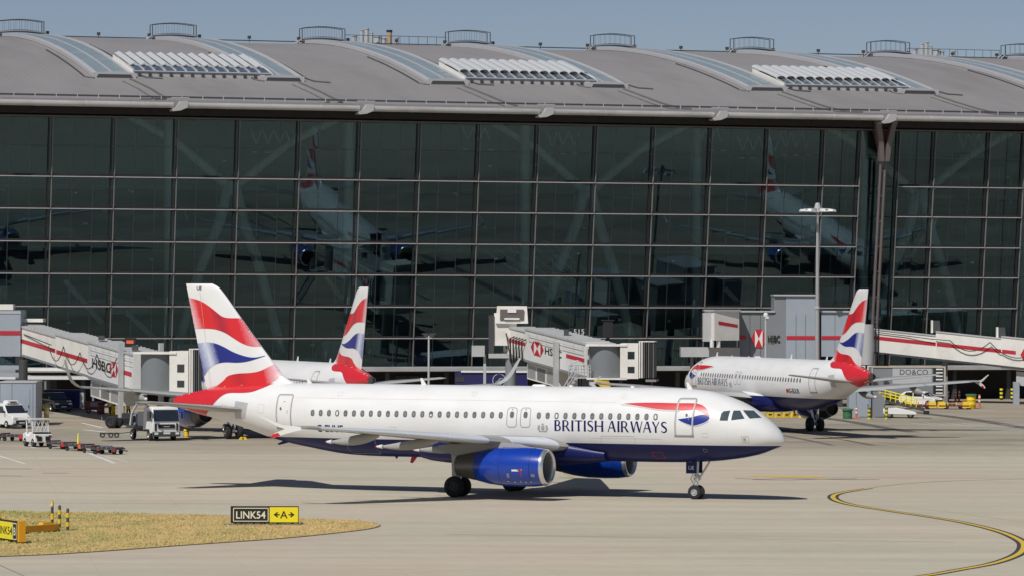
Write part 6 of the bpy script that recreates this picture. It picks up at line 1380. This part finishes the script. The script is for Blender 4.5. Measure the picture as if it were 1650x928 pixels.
# ---- flat-fronted service truck
t = empty('service_truck', 'white flat-fronted truck below the red tail cone at the left, facing the camera', 'truck', (-26.65, 305.7, 0), R(-62))
body(t, [(-.95, .75), (-.95, 2.2), (-.80, 2.55), (.55, 2.62), (.78, 2.50), (.98, 1.55), (1.0, .62), (.4, .55), (.3, .85), (-.5, .85)], lambda x, z: 1.12 - .05 * max(0, z - 1.6), 'white', 'cab', .07)
quad(t, 'windscreen', 'carglass', [(.86, -1.0, 2.36), (1.02, -1.02, 1.50), (1.02, 1.02, 1.50), (.86, 1.0, 2.36)])
for s in (-1, 1):
    quad(t, 'side_window', 'carglass', [(x, s * (1.125 - .05 * max(0, z - 1.6)), z) for x, z in ((-.15, 1.5), (.80, 1.5), (.62, 2.25), (-.15, 2.25))])
    mb = MB(); mb.box((1.05, s * .86, .58), (.14, .3, .16)); mb.build('headlight', 'lamp', t)
    mb = MB(); mb.box((.98, s * 1.3, 1.95), (.12, .10, .5)); mb.box((.9, s * 1.2, 2.15), (.05, .2, .04)); mb.build('mirror', 'black', t)
    mb = MB(); mb.box((1.02, s * .88, 1.08), (.04, .14, .55)); mb.build('air_deflector', 'black', t)
    for xx in (.1, -3.2): wheel(t, (xx, s * .95, .42), .42, .26, hub='hub')
mb = MB(); mb.box((1.03, 0, 1.12), (.05, 1.35, .30)); g_ = mb.build('grille', 'black', t)
mb = MB(); mb.box((1.065, 0, 1.10), (.02, .5, .06)); mb.build('badge_bar', 'steel', g_)
mb = MB(); mb.box((1.0, 0, .52), (.22, 2.25, .36)); bevel(mb.build('bumper', 'darkgrey', t))
mb = MB(); mb.box((1.12, 0, .60), (.02, .55, .14)); mb.build('number_plate', 'white', t)
mb = MB(); mb.box((-2.2, 0, .75), (4.6, .8, .22)); mb.box((-2.6, 0, .98), (3.4, 2.2, .18)); mb.build('chassis', 'darkgrey', t)
mb = MB(); mb.tube([(-3.9, .9, 1.1), (-3.6, .9, 2.0), (-2.6, .9, 2.7), (-1.2, .9, 2.75), (-.4, .9, 2.6)], .09, 8); mb.tube([(-3.9, -.9, 1.1), (-3.6, -.9, 2.0), (-2.6, -.9, 2.7), (-1.2, -.9, 2.75), (-.4, -.9, 2.6)], .09, 8); mb.build('hose_boom', 'white', t, smooth=60)
mb = MB(); mb.box((-1.7, 0, 1.6), (1.1, 2.0, 1.1)); mb.build('pump_box', 'litgrey', t)
mb = MB(); mb.lathe([(-.25, .35), (-.2, .5), (.2, .5), (.25, .35)], (-2.9, -.75, 1.5), 'Y', 16); mb.build('hose_reel', 'midgrey', t, smooth=40)
mb = MB(); mb.box((-1.6, 1.5, 1.3), (1.8, .14, .12)); mb.box((-2.5, 1.5, 1.55), (.2, .16, .7)); mb.build('outrigger', 'white', t)
# ---- baggage tractor and trains of dollies
t = empty('baggage_tractor', 'small white baggage tractor with a lattice back screen at the head of the dolly train', 'tractor', (-34.5, 292.6, 0), R(116))
body(t, [(-1.3, .35), (-1.3, .95), (-.2, 1.0), (-.1, .8), (.5, .8), (.7, 1.05), (1.35, .95), (1.4, .35)], lambda x, z: .68, 'white')
mb = MB(); mb.box((-.9, 0, 1.02), (.7, 1.2, .12)); mb.build('bench_seat', 'darkgrey', t)
for x in (-.5, .75):
    for s in (-.6, .6):
        mb = MB(); mb.bar((x - .15, s, .9), (x, s, 2.0), .07); mb.build('roof_post', 'white', t)
mb = MB(); mb.box((.1, 0, 2.03), (1.6, 1.4, .07)); mb.build('canopy', 'white', t)
mb = MB()
for z in (1.15, 1.95): mb.bar((-.6, -.62, z), (-.6, .62, z), .06)
for k in range(4):
    y0 = -.6 + k * .3; mb.bar((-.6, y0, 1.15), (-.6, y0 + .3, 1.95), .035); mb.bar((-.6, y0 + .3, 1.15), (-.6, y0, 1.95), .035)
mb.build('lattice_screen', 'white', t)
for s in (-1, 1):
    for x in (-.85, .85): wheel(t, (x, s * .58, .33), .33, .24, hub='darkgrey')
    mb = MB(); mb.box((-1.32, s * .5, .8), (.05, .22, .14)); mb.build('tail_light', 'darkred', t)
    mb = MB(); mb.box((-1.33, s * .32, .62), (.06, .35, .35)); mb.build('recess', 'black', t)
def dolly(x, y, ang, label, group, end='orange', yellow=False):
    t = empty('baggage_dolly', label, 'dolly', (x, y, 0), ang, group)
    mb = MB(); mb.box((0, 0, .38), (2.0, 1.35, .10)); mb.build('frame', 'darkgrey', t)
    for k in range(6):
        mb = MB(); mb.tube([(-.85 + k * .34, -.62, .47), (-.85 + k * .34, .62, .47)], .05, 8); mb.build('roller', 'midgrey' if k % 2 else 'brownsteel', t)
    for s in (-1, 1):
        for q in (-1, 1): wheel(t, (q * .72, s * .55, .17), .17, .1, hub='darkgrey')
    mb = MB(); mb.box((.75, -.60, .34), (.30, .24, .28)); mb.build('corner_box', end, t)
    mb = MB(); mb.box((-.98, 0, .52), (.08, 1.3, .16)); mb.build('end_stop', 'darkred', t)
    mb = MB(); mb.bar((1.0, 0, .3), (1.5, 0, .24), .07); mb.build('tow_bar', 'black', t)
    if yellow:
        mb = MB(); mb.lathe([(.45, .10), (.5, .09), (1.25, .02), (1.27, .001)], (-.4, .2, 0), 'Z', 12); mb.build('lever', 'signyellow', t, smooth=40)
    return t
GD = 'low baggage dollies coupled in trains'
dolly(-32.2, 288.4, R(-42), 'low baggage dolly coupled directly behind the white tractor, red corner box', GD, 'red')
dolly(-30.6, 284.9, R(-42), 'low baggage dolly in the middle of the train, orange corner box and yellow lever', GD, 'orange', True)
dolly(-29.0, 281.4, R(-40), 'low baggage dolly at the tail of the train with red end', GD, 'red')
dolly(-28.0, 279.0, R(-20), 'last dolly frame of the train, lowest and rightmost of all the dollies', GD, 'darkred')
dolly(-37.4, 303.8, R(-24), 'low dolly behind the tractor left of the train, by the front of the white van', GD, 'red')
dolly(-39.8, 305.0, R(-20), 'low dolly cut by the left edge of the photo under the white van', GD, 'orange')
t = empty('tow_trolley', 'small low tow bar trolley on the concrete left of the white truck', 'trolley', (-31.2, 312, 0), R(5))
mb = MB(); mb.box((0, 0, .32), (1.5, .4, .1)); mb.bar((.7, 0, .3), (2.2, .1, .5), .06); mb.build('frame', 'darkgrey', t)
for x in (-.55, .1, .55): wheel(t, (x, -.25, .2), .2, .12, hub='litgrey')
mb = MB(); mb.tube([(-.6, 0, .3), (-.6, 0, 1.6)], .02, 5); mb.build('flag_rod', 'litgrey', t)
# ---- drums, chocks, clutter by the left bridge
def drum(x, y, h_, r, m, label, lid=None, cat='drum', name='drum', group=None):
    t = empty(name, label, cat, (x, y, 0), group=group)
    mb = MB(); mb.lathe([(0, r * .97), (.02, r), (h_ * .32, r), (h_ * .34, r * 1.04), (h_ * .36, r), (h_ * .66, r), (h_ * .68, r * 1.04), (h_ * .7, r), (h_, r), (h_, .001)], axis='Z', n=16); mb.build('shell', m, t, smooth=40)
    if lid: mb = MB(); mb.lathe([(h_, r * 1.25), (h_ + .1, r * 1.25), (h_ + .16, r), (h_ + .17, .001)], axis='Z', n=16); mb.build('lid', lid, t, smooth=40)
    return t
drum(-25.3, 313, .48, .19, 'yellow', 'yellow wheel chock drum between the white truck and the parked gear', 'yellow', 'chock', 'wheel_chock')
t = empty('wheel_chock', 'yellow chock on the ground beside the gear of the parked jet, below the navy belly', 'chock', (-20.6, 308.5, 0)); mb = MB(); mb.prism([(-.35, 0), (.35, 0), (.2, .2), (-.2, .2)], -.15, .15); mb.build('block', 'yellow', t); mb = MB(); mb.box((0, -.16, .1), (.1, .02, .14)); mb.build('rope_ring', 'black', t)
for i, (x, y, m, lab) in enumerate(((-35.4, 356, 'yellow', 'yellow and black equipment drum left of the yellow worker'), (-34.5, 355.5, 'yellow', 'yellow drum just right of its twin near the bridge wheels'), (-36.5, 357.5, 'darkred', 'dark red drum under the left jet bridge'))):
    t = drum(x, y, .85, .3, m, lab, 'black', group='drums under the left jet bridge')
t = empty('ground_power_cart', 'dark red ground power cart with small wheels under the left jet bridge', 'cart', (-37.4, 359.5, 0), R(12))
mb = MB(); mb.box((0, 0, .7), (1.6, .9, .8)); bevel(mb.build('body', 'darkred', t)); mb = MB(); mb.box((.1, -.47, .8), (.9, .04, .4)); mb.build('panel', 'midgrey', t)
for x in (-.5, .5): wheel(t, (x, -.45, .24), .24, .14, hub='hub')
striped_post(-38.95, 336.7, 1.45, 'yellow and white bollard beside the tall grey hut at the left', r=.22, cols=('yellow', 'offwhite'), bands=5)
# ---- right side of the stand
G2 = 'green and yellow banded bollards by the grey hut'
striped_post(31.85, 358.1, 1.05, 'green and yellow bollard in front of the grey hut, left of the pair', r=.14, cols=('yellow', 'green'), bands=6, group=G2)
striped_post(33.4, 358.3, 1.05, 'green and yellow bollard at the hut corner, right of the pair', r=.14, cols=('yellow', 'green'), bands=6, group=G2)
G3 = 'black and yellow square posts by the terminal'
striped_post(49.7, 408.0, 1.15, 'black and yellow post by the terminal wall, left of the far right pair', r=.16, cols=('black', 'signyellow'), bands=6, group=G3)
striped_post(50.85, 408.3, 1.15, 'black and yellow post by the terminal wall, right of the far right pair', r=.16, cols=('black', 'signyellow'), bands=6, group=G3)
drum(30.0, 359.0, .75, .42, 'green', 'squat green drum at the foot of the grey hut beside an orange post', 'green')
drum(43.9, 384.0, 1.25, .45, 'yellow', 'yellow bin with a green lid at the right end of the dollies', 'green', 'bin', 'waste_bin')
def opost(x, y, lab, h_=1.1):
    t = empty('marker_post', lab, 'marker post', (x, y, 0), group='orange and white marker posts')
    mb = MB(); mb.lathe([(0, .17), (.06, .17), (.07, .10), (h_, .085), (h_ + .02, .001)], axis='Z', n=12); mb.build('post', 'orange', t, smooth=40)
    for k in (0, 1): mb = MB(); mb.lathe([(h_ * (.45 + .3 * k), .10), (h_ * (.45 + .3 * k), .108), (h_ * (.6 + .3 * k), .105), (h_ * (.6 + .3 * k), .09)], axis='Z', n=12); mb.build('band', 'white', t)
opost(30.8, 359.1, 'orange and white post between the squat green drum and the grey hut'); opost(43.7, 402.5, 'orange and white post behind the yellow dollies, leftmost of the far three')
opost(44.5, 403, 'orange and white post behind the dollies, middle of the far three'); opost(44.9, 403.4, 'orange and white post behind the dollies, rightmost of the far three'); opost(45.05, 387.1, 'orange and white post right of the green lidded bin', 1.25)
for i in range(2):
    x = 38.9 + i * 3.2; t = empty('ramp_dolly', ['low yellow and red dolly in front of the white hatchback', 'low yellow and red dolly between its twin and the green lidded bin'][i], 'dolly', (x, 383.0, 0), R(-2), 'yellow and red dollies')
    mb = MB(); mb.box((0, 0, .32), (2.9, 1.6, .12)); mb.build('deck', 'darkred', t)
    for s in (-1, 1):
        mb = MB(); mb.box((s * 1.15, 0, .42), (.75, 1.6, .55), top=(.8, .9)); mb.build('end_box', 'yellow', t)
        for q in (-1, 1): wheel(t, (s * .7, q * .7, .2), .2, .14, hub='darkgrey')
    for k in range(4): mb = MB(); mb.box((-.6 + k * .4, -.75, .5), (.08, .08, .35)); mb.build('stake', 'orange' if k % 2 else 'yellow', t)
t = empty('belt_loader', 'white belt loader with yellow railings beside the grey hut', 'belt loader', (34.9, 361.6, 0), R(-8))
body(t, [(-1.4, .35), (-1.45, .85), (-.3, .95), (1.3, .62), (1.6, .45), (1.5, .3)], lambda x, z: .85, 'white')
mb = MB(); mb.bar((-2.2, 0, 1.75), (2.2, 0, .75), 1.0, .28); bl = mb.build('conveyor_frame', 'darkgrey', t)
mb = MB(); mb.bar((-2.15, 0, 1.91), (2.1, 0, .92), .7, .03); mb.build('belt', 'black', bl)
for s in (-.55, .55):
    mb = MB()
    for z in (.35, .62, .9): mb.tube([(-2.2, s, 1.8 + z), (1.5, s, .95 + z * .9)], .03, 5)
    for k in range(9): f = k / 8; mb.tube([(-2.2 + 3.7 * f, s, 1.8 - .85 * f), (-2.2 + 3.7 * f, s, 2.7 - .94 * f)], .03, 5)
    mb.build('side_rail', 'signyellow', t)
    for x in (-.9, 1.0): wheel(t, (x, s * 1.35, .3), .3, .2, hub='hub')
mb = MB(); mb.box((2.4, 0, .5), (.5, 1.0, .3)); mb.build('front_guard', 'black', t)
ORD = ['first', 'second', 'third', 'fourth', 'fifth', 'sixth', 'seventh']
for k in range(7):
    t = empty('yellow_barrier', f'yellow barrier block, {ORD[k]} from the left in the row under the right parked jet', 'barrier', (21.75 + k * .72, 360.6 + (k % 3) * .3, 0), R(k * 7), 'yellow barrier blocks under the right parked jet')
    mb = MB(); mb.prism([(-.3, 0), (.3, 0), (.22, .45), (-.22, .45)], -.15, .15); mb.build('block', 'yellow', t); mb = MB(); mb.box((0, -.16, .25), (.3, .02, .12)); mb.build('marking', 'signblack', t)
# ---- catering lorries
t = empty('catering_lorry', 'grey box lorry lettered DO&CO behind the wing of the right parked jet', 'lorry', (38.6, 392.3, 0), R(0))
mb = MB(); mb.box((0, 0, 2.35), (7.0, 2.4, 2.7)); bx_ = mb.build('box_body', 'midgrey', t)
for z in (.98, 3.74): mb = MB(); mb.box((0, -1.22, z), (7.2, .12, .16)); mb.build('frame_rail', mat('tan_frame', (.48, .42, .33), .5) if z < 1 else bpy.data.materials['tan_frame'], bx_)
for x in (-3.53, 3.53): mb = MB(); mb.box((x, -1.22, 2.36), (.16, .12, 2.6)); mb.build('frame_post', bpy.data.materials['tan_frame'], bx_)
mb = MB(); mb.box((.35, -1.21, 2.85), (3.8, .02, 1.5)); mb.build('sign_panel', 'litgrey', bx_)
tp = text_polys('DO&CO', .50, 1.05); tw = width(tp); decal('lorry_lettering', [[(p[0] - .85, p[1] + 2.98) for p in f] for f in tp], 'darkgrey', bx_, lambda x, z: (x, -1.235, z), 0)
mb = MB(); mb.box((2.9, -1.21, 2.35), (1.0, .03, 2.55)); sp_ = mb.build('dark_panel', 'signblack', bx_)
for k in range(8): mb = MB(); mb.box((3.0, -1.235, 1.2 + k * .33), (.66, .02, .13)); mb.build('white_bar', 'white', sp_)
for x in (-2.6, -1.2, 2.2):
    for s in (-1, 1): wheel(t, (x, s * 1.05, .45), .45, .28, hub='hub')
mb = MB(); mb.box((0, 0, .8), (7.0, 1.2, .25)); mb.build('chassis', 'darkgrey', t)
mb = MB(); mb.box((-4.55, 0, 1.6), (1.6, 2.3, 2.2), top=(.85, .95)); cb_ = bevel(mb.build('cab', 'white', t)); mb = MB(); mb.box((-4.5, -1.13, 1.95), (.9, .05, .7)); mb.build('side_window', 'carglass', cb_)
t = empty('box_lorry', 'deep blue box lorry with a white ring emblem of a bird, behind the taxiing jet', 'lorry', (-1.95, 386, 0))
mb = MB(); mb.box((.0, 0, 1.95), (7.0, 2.4, 2.3)); bx_ = mb.build('box_body', 'purple', t)
mb = MB(); mb.box((.3, -.2, 3.18), (6.4, 2.3, .16)); mb.build('roof_cap', 'white', bx_)
mb = MB(); mb.box((-3.0, -1.22, 2.45), (.9, .05, .5)); mb.build('side_window', 'carglass', bx_)
decal('ring_emblem', strip([(.62 * math.cos(k * math.pi / 14) + .75, .62 * math.sin(k * math.pi / 14) + 2.35) for k in range(28)], .07, True) , 'litgrey', bx_, lambda x, z: (x, -1.22, z), 0)
decal('bird_emblem', strip([(.35, 2.15), (.65, 2.3), (.8, 2.5), (1.15, 2.6)], [.03, .09, .1, .02]) + strip([(.7, 2.35), (.95, 2.2), (1.2, 2.25)], [.08, .06, .02]), 'litgrey', bx_, lambda x, z: (x, -1.225, z), 0)
mb = MB(); mb.box((0, 0, .7), (6.8, 1.2, .25)); mb.build('chassis', 'darkgrey', t)
for x in (-2.3, 2.3):
    for s in (-1, 1): wheel(t, (x, s * 1.05, .45), .45, .28, hub='hub')
# ================================================================ PEOPLE
def person(x, y, ang, label, top='hivis', legs='trousers', z0=0.0, arm=0):
    t = empty('person', label, 'person', (x, y, z0), ang)
    J = {'pel': (0, 0, .95, .15), 'wa': (0, 0, 1.1, .135), 'ch': (.02, 0, 1.32, .16), 'nk': (0, 0, 1.5, .06), 'hd': (.02, 0, 1.62, .095), 'ht': (.01, 0, 1.72, .07)}
    for s, n in ((1, 'l'), (-1, 'r')):
        f = .10 * s
        J.update({n + 'hip': (0, s * .09, .90, .10), n + 'kn': (.04 + f, s * .11, .50, .065), n + 'an': (-.04 + f * 1.6, s * .12, .09, .045), n + 'to': (.12 + f * 1.6, s * .13, .04, .04),
                  n + 'sh': (0, s * .19, 1.42, .07), n + 'el': (-.04 + .08 * arm, s * .26, 1.16, .048), n + 'wr': (.10 + .16 * arm, s * .24, .96 + .2 * arm, .033)})
    names = list(J); idx = {k: i for i, k in enumerate(names)}
    E_ = [('pel', 'wa'), ('wa', 'ch'), ('ch', 'nk'), ('nk', 'hd'), ('hd', 'ht')]
    for n in 'lr': E_ += [('pel', n + 'hip'), (n + 'hip', n + 'kn'), (n + 'kn', n + 'an'), (n + 'an', n + 'to'), ('ch', n + 'sh'), (n + 'sh', n + 'el'), (n + 'el', n + 'wr')]
    vs = [J[k][:3] for k in names]; rad = [J[k][3] for k in names]; edges = [(idx[a], idx[b]) for a, b in E_]
    for n, s in (('l', 1), ('r', -1)):       # palm, four fingers and a thumb
        w_ = J[n + 'wr']; pi_ = len(vs); vs.append((w_[0] + .03, w_[1], w_[2] - .07)); rad.append(.03); edges.append((idx[n + 'wr'], pi_))
        for k in range(4): vs.append((w_[0] + .05 - k * .022, w_[1] + .005 * s, w_[2] - .155 + abs(k - 1.4) * .008)); rad.append(.009); edges.append((pi_, len(vs) - 1))
        vs.append((w_[0] + .08, w_[1] - .015 * s, w_[2] - .09)); rad.append(.010); edges.append((pi_, len(vs) - 1))
    me = bpy.data.meshes.new('body'); me.from_pydata(vs, edges, [])
    for m in (M[top], M[legs], M['skin'], M['hair'], M['black']): me.materials.append(m)
    o = bpy.data.objects.new('body', me); COL.objects.link(o); o.parent = t
    sk = o.modifiers.new('skin', 'SKIN'); sk.use_smooth_shade = True
    for i, r in enumerate(rad): me.skin_vertices[0].data[i].radius = (r, r)
    me.skin_vertices[0].data[0].use_root = True
    o.modifiers.new('sub', 'SUBSURF').levels = 1; o.modifiers['sub'].render_levels = 1
    dg = bpy.context.evaluated_depsgraph_get(); ev = bpy.data.meshes.new_from_object(o.evaluated_get(dg)); ev.name = 'body'
    o.modifiers.clear(); o.data = ev
    for p in ev.polygons:
        c = p.center; p.use_smooth = True
        p.material_index = 4 if c.z < .12 else 1 if c.z < .92 and abs(c.y) < .2 else 2 if (c.z > 1.5 or (abs(c.y) > .2 and c.z < 1.0 + .2 * arm)) else 0
        if c.z > 1.66 or (c.z > 1.55 and c.x < -.02): p.material_index = 3
    mb = MB(); mb.lathe([(1.10, .155), (1.16, .158)], (0.01, 0, 0), 'Z', 14); mb.build('reflective_band', 'litgrey', t)
    mb = MB(); mb.box((.115, 0, 1.615), (.03, .022, .04)); mb.build('nose', 'skin', t)
    return t
person(-33.1, 347.2, R(-70), 'person in a yellow hi-vis jacket standing under the left jet bridge near its wheels', arm=1)
person(-35.2, 352.5, R(-120), 'person in a green-yellow vest and dark trousers left of the yellow jacketed worker', 'hivis', 'trousers')
